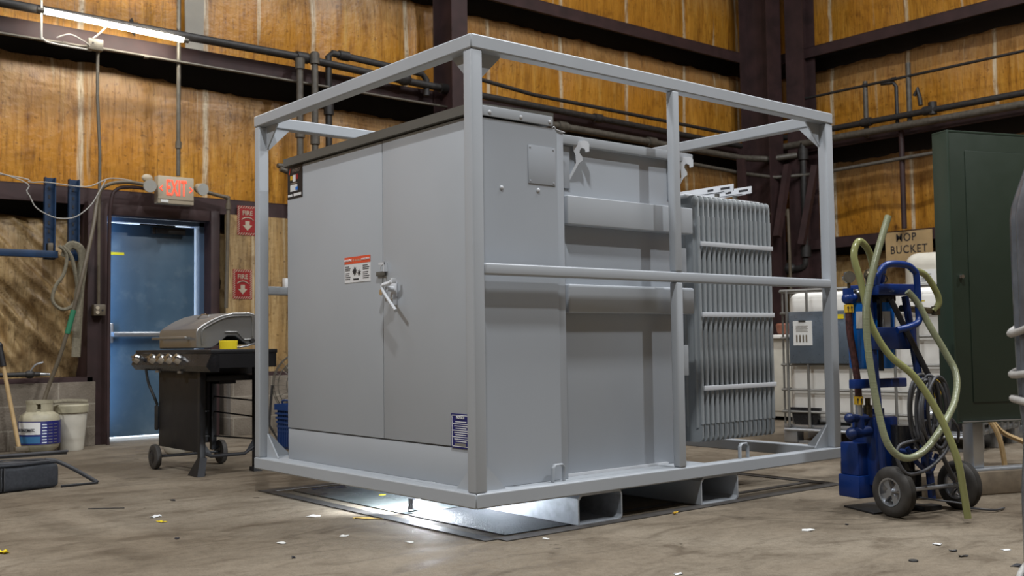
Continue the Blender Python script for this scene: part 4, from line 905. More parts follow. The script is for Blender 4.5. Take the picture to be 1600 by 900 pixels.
MB().box(2.90, 3.24, 6.72, 7.38, 0.62, 0.66, bev=0.01).box(3.0, 3.12, 6.74, 6.9, 0.60, 0.64).build('drip_tray', M['black'], gr)
for x in (2.775, 3.262):
    whl = MB().lathe([(0.070, -0.022), (0.084, -0.016), (0.088, 0), (0.084, 0.016), (0.070, 0.022), (0.046, 0.022), (0.046, -0.022)], (x, 7.30, 0.088), 'X', loop=True).build('wheel', M['tyre'], gr, 40)
    MB().lathe([(0.012, -0.026), (0.022, -0.026), (0.05, -0.018), (0.05, 0.018), (0.022, 0.026), (0.012, 0.026)], (x, 7.30, 0.088), 'X').build('hub', M['black_oil'], whl)
MB().cyl((2.79, 7.30, 0.088), (3.25, 7.30, 0.088), 0.010).build('axle', M['black'], gr)
MB().tube([(2.80, 7.55, 0.70), (2.80, 7.50, 0.60), (2.82, 7.44, 0.50), (2.84, 7.43, 0.44)], 0.010, 8).build('gas_hose', M['rubber'], gr)
MB().box(2.83, 2.85, 7.42, 7.47, 0.26, 0.44, bev=0.01).build('regulator', M['rubber'], gr)
tag(MB().lathe([(0.050, 0), (0.056, 0.002), (0.060, 0.056), (0.058, 0.058), (0.052, 0.056), (0.050, 0.006)], (2.97, 6.53, 0.8345)).build('yellow_cup', M['yellow']), 'small bright yellow cup on the side shelf of the grill', 'cup')
tag(MB().tube([(3.02, 6.55, 0.841), (3.10, 6.52, 0.856), (3.16, 6.55, 0.868), (3.20, 6.56, 0.85), (3.21, 6.55, 0.841)], 0.006, 6).build('metal_tongs', M['alu']), 'thin metal tongs lying on the grill shelf behind the yellow cup', 'tongs')
pb = thing('spare_gas_bottle', (3.08, 8.2, 0), 'dusty white gas bottle with blue label under the grill', 'gas bottle')
MB().lathe([(0.09, 0), (0.12, 0.03), (0.14, 0.07), (0.14, 0.30), (0.11, 0.35), (0.03, 0.37)], (3.30, 8.15, 0)).build('bottle', M['cream'], pb, 50)
MB().lathe([(0.142, 0.12), (0.142, 0.26)], (3.30, 8.15, 0)).build('label_band', M['white'], pb)
# fan and basket seen between the frame post and the cabinet
fn = thing('floor_fan', (4.50, 8.5, 0), 'round grey floor fan with wire guard half hidden behind the cabinet', 'fan')
fc = Vector((4.58, 8.45, 0.50))
mb = MB()
for rr, dx in ((0.30, 0.0), (0.24, -0.05), (0.30, 0.08), (0.16, -0.07), (0.08, -0.075)):
    mb.tube([fc+Vector((0.6*dx+rr*0.77*math.cos(a), 0.8*dx-rr*0.64*math.cos(a), rr*math.sin(a))) for a in [2*math.pi*k/24 for k in range(24)]], 0.005, 5, closed=True)
for k in range(32):
    a = 2*math.pi*k/32; pts = []
    for rr, dx in ((0.04, -0.078), (0.16, -0.07), (0.24, -0.05), (0.30, 0.0)): pts.append(fc+Vector((0.6*dx+rr*0.77*math.cos(a), 0.8*dx-rr*0.64*math.cos(a), rr*math.sin(a))))
    mb.tube(pts, 0.0025, 4)
mb.build('wire_guard', M['conduit'], fn)
fx = Vector((0.77, -0.64, 0)); fy = Vector((0, 0, 1)); mb = MB()
for k in range(3):
    a = 2*math.pi*k/3; pts = []
    for r_, da in ((0.04, -0.3), (0.24, -0.35), (0.27, 0.0), (0.24, 0.45), (0.05, 0.5)): pts.append(fc+fx*r_*math.cos(a+da)+fy*r_*math.sin(a+da))
    mb.prism(pts, (0.006, 0.008, 0))
mb.build('blades', M['conduit_tan'], fn, 0)
MB().cyl(fc+Vector((-0.02, -0.03, 0)), fc+Vector((0.10, 0.13, 0)), 0.07).build('motor', M['dark_pipe'], fn)
MB().tube([fc+Vector((0.30*0.77, -0.30*0.64, 0)), fc+Vector((0.26, -0.2, -0.35)), (4.75, 8.2, 0.02), (4.40, 8.65, 0.02), fc+Vector((-0.26, 0.2, -0.35)), fc+Vector((-0.30*0.77, 0.30*0.64, 0))], 0.012, 8, smooth=False).build('stand', M['dark_pipe'], fn)
bs = thing('shopping_basket', (4.40, 7.9, 0), 'blue plastic basket with lattice sides behind the left frame post', 'basket')
mb = MB(); bx, by = 4.25, 7.82
M['basket'] = painted('basket_blue', (0.006, 0.035, 0.15), 0.4, 0.1)
for i in range(2):
    pass
def ringrect(z, a, b, t=0.012, h=0.02):
    mb.box(bx-a, bx+a, by-b, by-b+t, z, z+h); mb.box(bx-a, bx+a, by+b-t, by+b, z, z+h); mb.box(bx-a, bx-a+t, by-b, by+b, z, z+h); mb.box(bx+a-t, bx+a, by-b, by+b, z, z+h)
for k in range(9): ringrect(0.03+k*0.036, 0.15+0.004*k, 0.20+0.004*k, 0.006, 0.016 if k < 8 else 0.05)
for k in range(14):
    x = bx-0.15+0.30*k/13; mb.box(x-0.006, x+0.006, by-0.215, by-0.2, 0.02, 0.36)
    y = by-0.20+0.40*k/13; mb.box(bx-0.165, bx-0.15, y-0.007, y+0.007, 0.02, 0.36)
mb.box(bx-0.15, bx+0.15, by-0.2, by+0.2, 0.0, 0.02); mb.box(bx-0.150, bx-0.146, by-0.2, by+0.2, 0.02, 0.34); mb.box(bx-0.15, bx+0.15, by-0.203, by-0.198, 0.02, 0.34)
mb.build('basket_body', M['basket'], bs, 0)
MB().tube([(bx-0.17, by-0.1, 0.37), (bx-0.18, by-0.08, 0.40), (bx-0.18, by+0.08, 0.40), (bx-0.17, by+0.1, 0.37)], 0.008, 6).build('handle', M['basket'], bs)

# ------------------------------------------------------------------ IBC tote
te = Vector((0.158, -0.987, 0)).normalized(); tn = Vector((0.987, 0.158, 0)).normalized()
def tote_frame(o): return Matrix(((te.x, tn.x, 0, o[0]), (te.y, tn.y, 0, o[1]), (0, 0, 1, o[2]), (0, 0, 0, 1)))
def cage_tote(o, label, full=True, length=1.55, front=True):
    m4 = tote_frame(o); t = thing('caged_tote', o, label, 'tote')
    mb = MB(); mb.box(0.035, length-0.035, 0.04, 0.96, 0.17, 1.235, bev=0.075, seg=5)
    mb.build('bottle', M['bottle'], t, 40, mtx=m4)
    b = MB().cyl((length/2, 0.5, 1.23), (length/2, 0.5, 1.27), 0.11).build('cap', M['ink'], t, mtx=m4)
    cg = MB(); r = 0.011
    for z in (0.255, 0.435, 0.64, 0.86, 1.065, 1.25):
        for (p, q) in (((0, 0, z), (length, 0, z)), ((0, 1, z), (length, 1, z)), ((0, 0, z), (0, 1, z)), ((length, 0, z), (length, 1, z))):
            cg.cyl(p, q, r if z < 1.2 else 0.015, seg=8)
    nv = 9
    for k in range(nv):
        x = 0.06+(length-0.12)*k/(nv-1)
        for y in (-0.014, 1.014): cg.cyl((x, y, 0.13), (x, y, 1.25), 0.012, seg=8)
    for k in range(7):
        y = 0.06+0.88*k/6
        for x in (-0.014, length+0.014): cg.cyl((x, y, 0.13), (x, y, 1.25), 0.009, seg=8)
    cg.build('cage', M['cage'], t, 40, mtx=m4)
    pm = MB(); pm.box(0, length, 0, 1.0, 0.125, 0.150, bev=0.004); 
    pm.tube([(0.02, -0.02, 0.11), (length-0.02, -0.02, 0.11)], 0.014, 8)
    for x in (0.0, length/2-0.06, length-0.12):
        for y in (0, 0.44, 0.88): pm.box(x, x+0.12, y, y+0.12, 0.0, 0.125, bev=0.008)
    pm.box(0, length, 0.02, 0.10, 0.0, 0.018); pm.build('pallet', M['alu'], t, 40, mtx=m4)
    for x0, x1 in ((0.06, 0.32), (length-0.44, length-0.10)):
        MB().prism([(x0+0.04, 0.005, 0.155), (x1-0.03, 0.005, 0.155), (x1, 0.005, 0.29), (x0, 0.005, 0.29)], (0, 0.05, 0)).build('black_skirt', M['black_oil'], t, 0, mtx=m4)
    return t, m4
TO = (7.29, 5.29, 0)
t1, m4 = cage_tote(TO, 'white liquid tote in a metal cage with a grey name plate, behind the frame')
lp = MB().box(0.085, 0.62, -0.032, -0.027, 0.652, 1.075, bev=0.002).build('name_plate', painted('plate_blue_grey', (0.15, 0.19, 0.24), 0.3, 0.15, 6, 0.5), t1, mtx=m4)
pp = MB().box(0.125, 0.290, -0.036, -0.032, 0.80, 1.00).build('paper_sheet', M['paper'], lp, mtx=m4)
ax, ay = te, Vector((0, 0, 1))
def tp(x, y, z): return m4 @ Vector((x, y, z))
for i in range(5): MB().box(0.150, 0.255-0.01*(i % 2), -0.0368, -0.036, 0.955-i*0.011, 0.959-i*0.011).build('text_line', M['conduit_tan'], pp, mtx=m4)
for k in range(4): MB().box(0.150+k*0.028, 0.163+k*0.028, -0.0368, -0.036, 0.825, 0.885).build('text_column', M['conduit_tan'], pp, mtx=m4)
MB().box(0.175, 0.235, -0.04, -0.036, 0.990, 1.005).build('clip', M['dark_pipe'], pp, mtx=m4)
MB().box(0.50, 0.56, -0.036, -0.032, 1.01, 1.045).build('yellow_tag', M['yellow'], lp, mtx=m4)
# far tote without cage front: cream container standing behind with a label
ft = thing('cream_container', (8.9, 4.9, 0), 'tall cream plastic container with paper label behind the caged tote', 'container')
fm = tote_frame((8.80, 5.06, 0))
MB().box(0.0, 1.25, 0, 1.0, 0.10, 1.62, bev=0.12, seg=5).build('bottle', M['cream'], ft, 40, mtx=fm)
MB().cyl((0.45, 0.40, 1.61), (0.45, 0.40, 1.66), 0.16, seg=28).build('cap', M['cord'], ft, mtx=fm)
MB().box(0.0, 1.25, 0, 1.0, 0.0, 0.10, bev=0.01).build('pallet', M['alu'], ft, mtx=fm)
lb = MB().box(0.16, 0.31, -0.005, 0, 1.33, 1.46).build('paper_label', M['paper'], ft, mtx=fm)
for i in range(4): MB().box(0.18, 0.27, -0.007, -0.005, 1.355+i*0.02, 1.360+i*0.02).build('text_line', M['blue_rack'], lb, mtx=fm)
# white chest cabinet further left
fz = thing('white_bench_cabinet', (9.6, 7.3, 0), 'off-white cabinet between the radiator fins and the caged tote', 'cabinet')
MB().box(9.2, 10.2, 6.55, 7.7, 0.04, 0.86, bev=0.01).build('cabinet_body', M['cream'], fz)
MB().box(9.15, 10.2, 6.52, 7.75, 0.86, 0.90, bev=0.006).build('worktop', M['bottle'], fz)
MB().box(9.185, 9.2, 6.60, 7.1, 0.10, 0.82, bev=0.003).build('door', M['cream'], fz)
tag(MB().lathe([(0.05, 0.0), (0.07, 0.02), (0.085, 0.10), (0.07, 0.12), (0.03, 0.12)], (9.35, 6.75, 0.901)).build('clay_pot', painted('terracotta', (0.20, 0.07, 0.04), 0.7)), 'small brown pot standing on the off-white cabinet', 'pot')

# cardboard sign
ms = thing('cardboard_sign', (12.95, 7.3, 1.9), 'cardboard sign stencilled MOP BUCKET on the right-hand wall', 'sign')
MB().box(12.945, 12.955, 6.99, 7.66, 1.87, 2.27).build('panel', M['cardboard'], ms)
for wd, y, z in (('MOP', 7.36, 2.185), ('BUCKET', 7.325, 2.025)):
    lettering(wd, 0.150, M['ink'], ms, (12.943, y, z), (0, -1, 0), (0, 0, 1), sx=0.86, bold=0.0012, spc=1.16)

# ------------------------------------------------------------------ green steel cabinet on its stand
ga = math.radians(50.355-71.6); gd = Vector((math.cos(ga), math.sin(ga), 0)); gn = Vector((-gd.y, gd.x, 0))
go = Vector((5.385, 2.795, 0)); gm = Matrix(((gd.x, gn.x, 0, go.x), (gd.y, gn.y, 0, go.y), (0, 0, 1, 0), (0, 0, 0, 1)))
gc = thing('green_cabinet', (5.6, 2.75, 0.4), 'dark green steel cabinet panel on a stand at the right edge', 'cabinet')
MB().box(0.0, 0.95, 0.0, 0.012, 0.40, 1.955, bev=0.004).box(0.10, 0.85, -0.006, 0.0, 0.50, 1.86, bev=0.004).build('face_sheet', M['green'], gc, mtx=gm)
MB().box(-0.014, 0.0, -0.002, 0.115, 0.40, 1.962, bev=0.003).box(-0.014, 0.95, 0.0, 0.115, 1.955, 1.968, bev=0.002).box(-0.014, 0.95, 0.0, 0.115, 0.392, 0.402, bev=0.002).build('return_flange', painted('lit_green_flange', (0.022, 0.040, 0.026), 0.45, 0.05, 2), gc, mtx=gm)  # lighter green paints in the light falling on the side flange
MB().cyl((0.045, -0.02, 1.175), (0.045, 0.0, 1.175), 0.012, seg=6).box(0.03, 0.06, -0.012, -0.006, 1.168, 1.182).build('wing_bolt', M['chrome'], gc, mtx=gm)
MB().box(0.02, 0.93, -0.012, -0.004, 0.398, 0.404).build('drip_lip', M['alu'], gc, mtx=gm)
sd = thing('steel_stand', (5.9, 2.9, 0.1), 'grey steel stand with one thick upright under the green cabinet', 'stand')
for u0 in (0.18, 0.70): MB().box(u0, u0+0.07, 0.10, 0.18, 0.135, 0.392, bev=0.004).build('upright', M['alu'], sd, mtx=gm)
MB().box(0.02, 0.95, 0.07, 0.16, 0.122, 0.135, bev=0.002).build('base_plate', M['galv'], sd, mtx=gm)
tm = thing('timber_block', (5.62, 3.2, 0), 'weathered square timber lying on the floor behind the blue pump cart', 'timber')
MB().box(-0.25, 0.95, 0.03, 0.15, 0.0, 0.122, bev=0.006).build('beam', M['timber'], tm, mtx=gm)
ts = MB().box(5.66, 5.80, 3.50, 3.70, 0.0, 0.105, bev=0.006).build('timber_offcut', M['timber']); tag(ts, 'short timber offcut beside the right rear corner of the frame', 'timber')
tag(MB().tube([(6.9, 3.40, 0.36), (6.98, 3.33, 0.22), (7.08, 3.22, 0.14), (7.15, 3.14, 0.02)], (0.045, 0.016), 8).build('curved_handle', M['wood']), 'long curved wooden handle leaning under the green cabinet', 'handle')
tag(MB().tube([(6.55, 3.30, 0.40), (6.62, 3.24, 0.33), (6.68, 3.20, 0.20), (6.7, 3.18, 0.02)], (0.035, 0.016), 8).build('curved_handle', M['wood']), 'short curved wooden handle beside the grey stand upright', 'handle')
dkc = thing('dark_machine', (7.9, 3.4, 0), 'dark equipment on the floor seen under the green cabinet', 'machine')
MB().box(7.2, 8.1, 2.0, 3.0, 0.06, 0.62, bev=0.02).build('casing', M['black_oil'], dkc)
MB().cyl((7.0, 2.95, 0.42), (7.2, 2.95, 0.42), 0.035).build('pipe_end', M['galv'], dkc)
MB().box(7.25, 7.4, 2.05, 2.95, 0.0, 0.06).box(7.85, 8.0, 2.05, 2.95, 0.0, 0.06).build('skids', M['dark_pipe'], dkc)

# ------------------------------------------------------------------ blue filter cart
ca = Vector((0.977, -0.212, 0)).normalized(); cv = Vector((-ca.y, ca.x, 0)); co = Vector((4.60, 2.72, 0))
cm = Matrix(((ca.x, cv.x, 0, co.x), (ca.y, cv.y, 0, co.y), (0, 0, 1, 0), (0, 0, 0, 1)))
ct = thing('filter_cart', (4.8, 2.8, 0), 'blue two-wheeled oil filter cart draped with clear hoses and cables', 'cart')
def cb(mb, name, m, sm=35, par=None): return mb.build(name, m, par or ct, sm, mtx=cm)
R_ = 0.120
for u, s in ((0.0, -1), (0.45, 1)):
    # axis along u
    w_ = MB(); prof = [(0.066, -0.028), (0.080, -0.032), (0.104, -0.030), (0.117, -0.018)]
    for k in range(4): prof += [(0.120, -0.014+k*0.0085), (0.1165, -0.0125+k*0.0085), (0.1165, -0.010+k*0.0085), (0.120, -0.0085+k*0.0085)]
    prof += [(0.117, 0.020), (0.104, 0.030), (0.080, 0.032), (0.066, 0.028), (0.066, -0.028)]
    w_.lathe(prof[:-1], (u, 0, R_), 'X', 48, loop=True)
    tyre = cb(w_, 'wheel', M['tyre'], 40)
    rim = MB(); rim.lathe([(0.060, -0.030), (0.067, -0.031), (0.068, 0.031), (0.060, 0.030), (0.0595, 0.020), (0.0595, -0.020)], (u, 0, R_), 'X', 48, loop=True)
    for k in range(4):
        a = math.pi/4+k*math.pi/2+0.2
        c_, s_ = math.cos(a), math.sin(a)
        q = [(0.014, -0.008), (0.062, -0.020), (0.062, 0.020), (0.014, 0.008)]
        rim.prism([(u-0.020, c_*x-s_*y, R_+s_*x+c_*y) for x, y in q], (0.012, 0, 0)); rim.prism([(u+0.010, c_*x-s_*y, R_+s_*x+c_*y) for x, y in q], (0.012, 0, 0))
    rim.cyl((u-0.032, 0, R_), (u+0.032, 0, R_), 0.017)
    cb(rim, 'rim', M['alu'], 40, tyre)
cb(MB().cyl((0.03, 0, R_), (0.42, 0, R_), 0.011), 'axle', M['alu'])
# toe plate
cb(MB().prism([(-0.03, 0.10, 0.002), (0.40, 0.10, 0.002), (0.34, 0.345, 0.002), (0.02, 0.345, 0.002)], (0, 0, 0.007)), 'toe_plate', M['black'], 0)
cb(MB().box(0.24, 0.36, 0.03, 0.10, 0.0, 0.025, bev=0.004), 'foot', M['black'])
# frame uprights, crossbars
cb(MB().tube([(0.28, 0.02, 0.06), (0.28, 0.06, 0.55), (0.25, 0.12, 1.06)], 0.019, 10, smooth=False), 'upright', M['blue_dark'])
cb(MB().tube([(0.03, 0.08, 0.06), (0.02, 0.10, 0.55), (0.02, 0.14, 1.06)], 0.017, 10, smooth=False), 'upright', M['blue_dark'])
cb(MB().tube([(0.13, 0.10, 1.04), (0.31, 0.04, 0.66)], 0.014, 8), 'brace', M['black'])
cb(MB().tube([(0.20, -0.02, 0.45), (0.39, -0.02, 0.155)], 0.011, 8), 'brace', M['cord'])
cb(MB().box(-0.07, 0.29, 0.16, 0.20, 0.605, 0.650, bev=0.005), 'crossbar', M['blue'])
cb(MB().box(0.0, 0.29, 0.09, 0.115, 0.795, 0.905, bev=0.004), 'gusset_plate', M['blue_dark'])
cb(MB().box(0.05, 0.32, 0.10, 0.30, 1.065, 1.12, bev=0.006), 'top_manifold', M['blue'])
# handles
cb(MB().tube([(-0.01, 0.06, 1.11), (0.00, 0.05, 1.165), (0.05, 0.04, 1.210), (0.16, 0.03, 1.210), (0.215, 0.03, 1.185), (0.235, 0.03, 1.15), (0.24, 0.03, 0.99), (0.225, 0.02, 0.93), (0.16, 0.02, 0.905), (0.10, 0.04, 0.89)], 0.0165, 12), 'handle', M['blue'], 60)
cb(MB().tube([(0.04, 0.04, 1.208), (0.09, 0.10, 1.200), (0.14, 0.16, 1.165), (0.17, 0.20, 1.10)], 0.0155, 12), 'handle', M['blue_dark'], 60)
# filter canisters
for u, v, mt in ((0.035, 0.22, 'blue_bright'), (0.165, 0.19, 'blue_bright')):
    c_ = cb(MB().lathe([(0.045, 0.700), (0.053, 0.712), (0.058, 1.02), (0.058, 1.035), (0.02, 1.036)], (u, v, 0)), 'filter_canister', M[mt], 40)
    cb(MB().lathe([(0.062, 1.030), (0.066, 1.04), (0.066, 1.075), (0.05, 1.095), (0.02, 1.10)], (u, v, 0)), 'canister_head', M['black_oil'], 40, c_)
    lbm = MB(); vs = []
    for k in range(5):
        a = math.radians(-150+k*13); vs.append([lbm.bm.verts.new((u+0.059*math.cos(a), v+0.059*math.sin(a), z)) for z in (0.90, 0.985)])
    for a, b in zip(vs, vs[1:]): lbm.bm.faces.new((a[0], b[0], b[1], a[1]))
    cb(lbm, 'label', M['paper'], 0, c_)
cb(MB().box(0.085, 0.10, 0.13, 0.15, 0.69, 1.05), 'clamp_bar', M['black'])
# left hose with tags, gauge and fittings
cb(MB().cyl((-0.055, 0.20, 1.03), (-0.055, 0.20, 1.10), 0.026).cyl((-0.055, 0.20, 1.045), (0.03, 0.20, 1.065), 0.024).sphere((-0.055, 0.20, 1.05), 0.032), 'inlet_fitting', M['blue'])
gg = cb(MB().cyl((-0.058, 0.19, 1.10), (-0.058, 0.19, 1.13), 0.008), 'gauge_stem', M['bronze'])
# gauge
vw = Vector((-0.55, -0.83, 0)).normalized()
cb(MB().cyl(Vector((-0.058, 0.19, 1.155))-vw*0.012, Vector((-0.058, 0.19, 1.155))+vw*0.014, 0.030, seg=28), 'gauge_body', M['chrome'])
cb(MB().cyl(Vector((-0.058, 0.19, 1.155))+vw*0.0142, Vector((-0.058, 0.19, 1.155))+vw*0.0155, 0.026, seg=28), 'gauge_face', M['conduit'])
hz_ = painted('red_black_hose', (0.06, 0.02, 0.02), 0.45, 0.7, 60)
cb(MB().tube([(-0.055, 0.20, 1.00), (-0.050, 0.20, 0.88), (-0.028, 0.20, 0.76), (-0.010, 0.20, 0.64), (-0.005, 0.20, 0.54)], 0.018, 10), 'suction_hose', hz_)
for p in ((-0.053, 0.20, 1.0), (-0.006, 0.20, 0.545)):
    tg = cb(MB().cyl(Vector(p)-Vector((0, 0, 0.020)), Vector(p)+Vector((0, 0, 0.020)), 0.0225), 'yellow_tag', M['amber'])
    q = Vector(p)+vw*0.0235
    for dx in (-0.008, 0.010):
        c0 = q+Vector((0.83*dx, -0.55*dx, 0)); mb = MB(); sx_ = Vector((0.83, -0.55, 0))
        mb.prism([c0+sx_*a+Vector((0, 0, b)) for a, b in ((-0.002, -0.014), (0.002, -0.014), (0.002, 0.002), (0.006, 0.002), (0, 0.014), (-0.006, 0.002), (-0.002, 0.002))], vw*0.0008)
        cb(mb, 'arrow_mark', M['ink'], 0, tg)
cb(MB().cyl((-0.005, 0.20, 0.46), (-0.005, 0.20, 0.525), 0.017), 'hose_end', M['alu'])
mb = MB(); mb.cyl((-0.07, 0.20, 0.46), (0.10, 0.20, 0.455), 0.020); mb.cyl((-0.05, 0.20, 0.385), (0.12, 0.20, 0.40), 0.028); mb.sphere((-0.055, 0.20, 0.385), 0.032); mb.cyl((-0.005, 0.20, 0.37), (-0.005, 0.20, 0.46), 0.024); mb.cyl((0.06, 0.20, 0.40), (0.06, 0.20, 0.46), 0.022); mb.sphere((-0.07, 0.2, 0.46), 0.026)
cb(mb, 'pump_fittings', M['blue_dark'])
cb(MB().cyl((0.055, 0.20, 0.46), (0.055, 0.20, 0.52), 0.022).cyl((0.055, 0.2, 0.52), (0.055, 0.2, 0.555), 0.013), 'relief_valve', M['bronze'])
# pump and motor column
mb = MB(); mb.box(0.06, 0.22, 0.16, 0.32, 0.12, 0.46, bev=0.012); mb.box(0.0, 0.16, 0.22, 0.34, 0.17, 0.33, bev=0.006); mb.box(-0.01, 0.15, 0.21, 0.35, 0.06, 0.17, bev=0.006); mb.cyl((0.12, 0.24, 0.30), (0.12, 0.24, 0.50), 0.062)
cb(mb, 'pump_housing', M['blue'])
cb(MB().cyl((0.20, 0.12, 0.20), (0.20, 0.12, 0.42), 0.055).box(0.14, 0.26, 0.06, 0.18, 0.06, 0.20, bev=0.006), 'motor', M['black_oil'])
mb = MB(); mb.cyl((0.24, 0.02, 0.20), (0.24, 0.02, 0.50), 0.02); mb.cyl((0.10, 0.06, 0.30), (0.30, 0.04, 0.28), 0.016); mb.tube([(0.12, 0.02, 0.32), (0.17, 0.0, 0.24), (0.25, 0.0, 0.20), (0.30, 0.0, 0.28)], 0.012, 8)
mb.sphere((0.22, 0.0, 0.31), 0.030); mb.sphere((0.27, 0.01, 0.24), 0.026); cb(mb, 'lower_pipework', M['blue_dark'])
# brass fittings on top and right
mb = MB(); mb.cyl((0.05, 0.15, 1.12), (0.05, 0.15, 1.19), 0.026); mb.sphere((0.05, 0.15, 1.165), 0.034); mb.cyl((0.02, 0.12, 1.15), (0.09, 0.17, 1.15), 0.018); mb.sphere((0.06, 0.12, 1.205), 0.016); mb.tube([(0.03, 0.11, 1.12), (0.0, 0.10, 1.15), (0.01, 0.10, 1.19)], 0.004, 6); mb.tube([(0.09, 0.11, 1.12), (0.11, 0.10, 1.14), (0.09, 0.10, 1.17)], 0.004, 6)
cb(mb, 'top_valve', M['bronze'])
mb = MB(); mb.cyl((0.24, 0.14, 1.0), (0.46, 0.12, 0.985), 0.017); mb.sphere((0.38, 0.14, 0.985), 0.025); mb.cyl((0.455, 0.11, 0.965), (0.455, 0.11, 1.01), 0.021); cb(mb, 'outlet_valve', M['bronze'])
cb(MB().box(0.33, 0.39, 0.12, 0.16, 1.035, 1.041), 'valve_handle', M['yellow'])
mb = MB()
for (a, b, c_, r_) in ((0.29, 0.08, 0.475, 0.024), (0.36, 0.08, 0.465, 0.020), (0.40, 0.07, 0.44, 0.018), (0.33, 0.05, 0.40, 0.030), (0.31, 0.04, 0.33, 0.020)): mb.sphere((a, b, c_), r_)
mb.cyl((0.26, 0.08, 0.47), (0.42, 0.07, 0.455), 0.013); mb.cyl((0.33, 0.05, 0.44), (0.32, 0.04, 0.30), 0.015); cb(mb, 'side_valves', M['alu'])
cb(MB().lathe([(0.010, -0.045), (0.024, -0.04), (0.026, 0.0), (0.022, 0.045), (0.01, 0.05)], (0.33, 0.02, 0.595)), 'plug_cap', M['amber'])
# coiled cable
mb = MB(); random.seed(3)
for k in range(7):
    cu_, cz_ = 0.165+0.012*k, 0.49+0.008*math.sin(k*2.1); ru, rz = 0.085+0.012*math.sin(k*1.7), 0.165+0.018*math.cos(k*2.3)
    mb.tube([(cu_+ru*math.cos(a)+0.02*math.sin(2*a+k), -0.035-0.007*k+0.015*math.sin(a*2+k), cz_+rz*math.sin(a)) for a in [2*math.pi*j/14 for j in range(14)]], 0.0085, 8, closed=True)
mb.tube([(0.18, -0.08, 0.66), (0.17, -0.09, 0.58), (0.23, -0.09, 0.47), (0.28, -0.09, 0.41), (0.27, -0.09, 0.32), (0.18, -0.09, 0.25), (0.08, -0.09, 0.215), (0.0, -0.08, 0.215), (-0.035, -0.06, 0.28), (-0.01, -0.05, 0.34), (0.08, -0.05, 0.36), (0.2, -0.06, 0.37), (0.27, -0.05, 0.345)], 0.0085, 8)
cb(mb, 'cable_coil', M['cord'], 60)
cb(MB().tube([(0.30, -0.02, 0.47), (0.36, -0.03, 0.46), (0.42, -0.03, 0.40), (0.45, 0.0, 0.33)], 0.007, 6).tube([(0.28, 0.0, 0.14), (0.2, 0.1, 0.08), (0.34, -0.1, 0.05), (0.42, -0.06, 0.02), (0.5, -0.15, 0.012), (0.62, -0.12, 0.008)], 0.005, 6), 'loose_wire', M['cord'])
hose_s = [(4.563, 2.765, 1.171), (4.495, 2.75, 1.269), (4.431, 2.76, 1.313), (4.388, 2.762, 1.241), (4.398, 2.736, 1.119), (4.401, 2.715, 1.012), (4.409, 2.69, 0.901), (4.455, 2.634, 0.772), (4.54, 2.558, 0.667), (4.612, 2.484, 0.489), (4.649, 2.428, 0.3), (4.675, 2.416, 0.153), (4.693, 2.408, 0.022)]
hose_r = [(4.518, 2.655, 1.427), (4.437, 2.669, 1.251), (4.384, 2.685, 1.086), (4.357, 2.689, 0.966), (4.352, 2.679, 0.789), (4.355, 2.652, 0.583), (4.357, 2.611, 0.396), (4.401, 2.58, 0.32), (4.472, 2.548, 0.305), (4.565, 2.52, 0.349), (4.696, 2.509, 0.448), (4.829, 2.521, 0.552), (4.908, 2.552, 0.671), (4.906, 2.599, 0.773), (4.862, 2.653, 0.906), (4.832, 2.696, 1.021), (4.791, 2.725, 1.081)]
hose_t = [(4.887, 2.755, 1.194), (4.987, 2.739, 1.17), (5.047, 2.72, 1.096), (5.074, 2.715, 1.031), (5.054, 2.734, 0.986)]
MB().tube(hose_s, 0.0165, 14).build('clear_hose', M['hose_y'], ct, 60)
MB().tube(hose_r, 0.0165, 14).build('clear_hose', M['hose_g'], ct, 60)['label'] = 'ribbed clear hose with an upright open end'
MB().tube(hose_t, 0.016, 14).build('clear_hose', M['hose_y'], ct, 60)

# ------------------------------------------------------------------ wrapped bundle in the near right foreground
wbn = thing('wrapped_bundle', (3.2, 1.35, 0), 'tall bundle wrapped in grey plastic and tied with pale rope at the right edge', 'bundle')
mb = MB(); wc = Vector((3.215, 1.250)); rings = []; nseg = 48
for j in range(41):
    z = 0.0+1.55*j/40; f = 1.0 if z < 1.22 else 1-0.56*((z-1.22)/0.33)**1.1; rr = []
    for k in range(nseg):
        a = 2*math.pi*k/nseg
        r_ = (0.205+0.010*math.sin(a*11)+0.006*noise.noise(Vector((a*5, z*1.5, 0)))-0.012*math.exp(-((z-0.55)/0.1)**2))*max(0.05, f)
        rr.append(mb.bm.verts.new((wc.x+r_*math.cos(a), wc.y+r_*math.sin(a), z)))
    rings.append(rr)
for a, b in zip(rings, rings[1:]):
    for k in range(nseg): mb.bm.faces.new((a[k], a[(k+1) % nseg], b[(k+1) % nseg], b[k]))
mb.bm.faces.new(rings[-1]); mb.bm.faces.new(list(reversed(rings[0])))
mb.build('plastic_wrap', M['wrap'], wbn, 60)
for z0, dz in ((0.80, 0.06), (0.62, -0.05), (0.30, 0.16), (0.98, 0.12)):
    MB().tube([(wc.x+0.222*math.cos(a), wc.y+0.222*math.sin(a), z0+dz*math.cos(a+1.0)) for a in [2*math.pi*k/20 for k in range(20)]], 0.011, 8, closed=True).build('rope', M['rope'], wbn, 60)

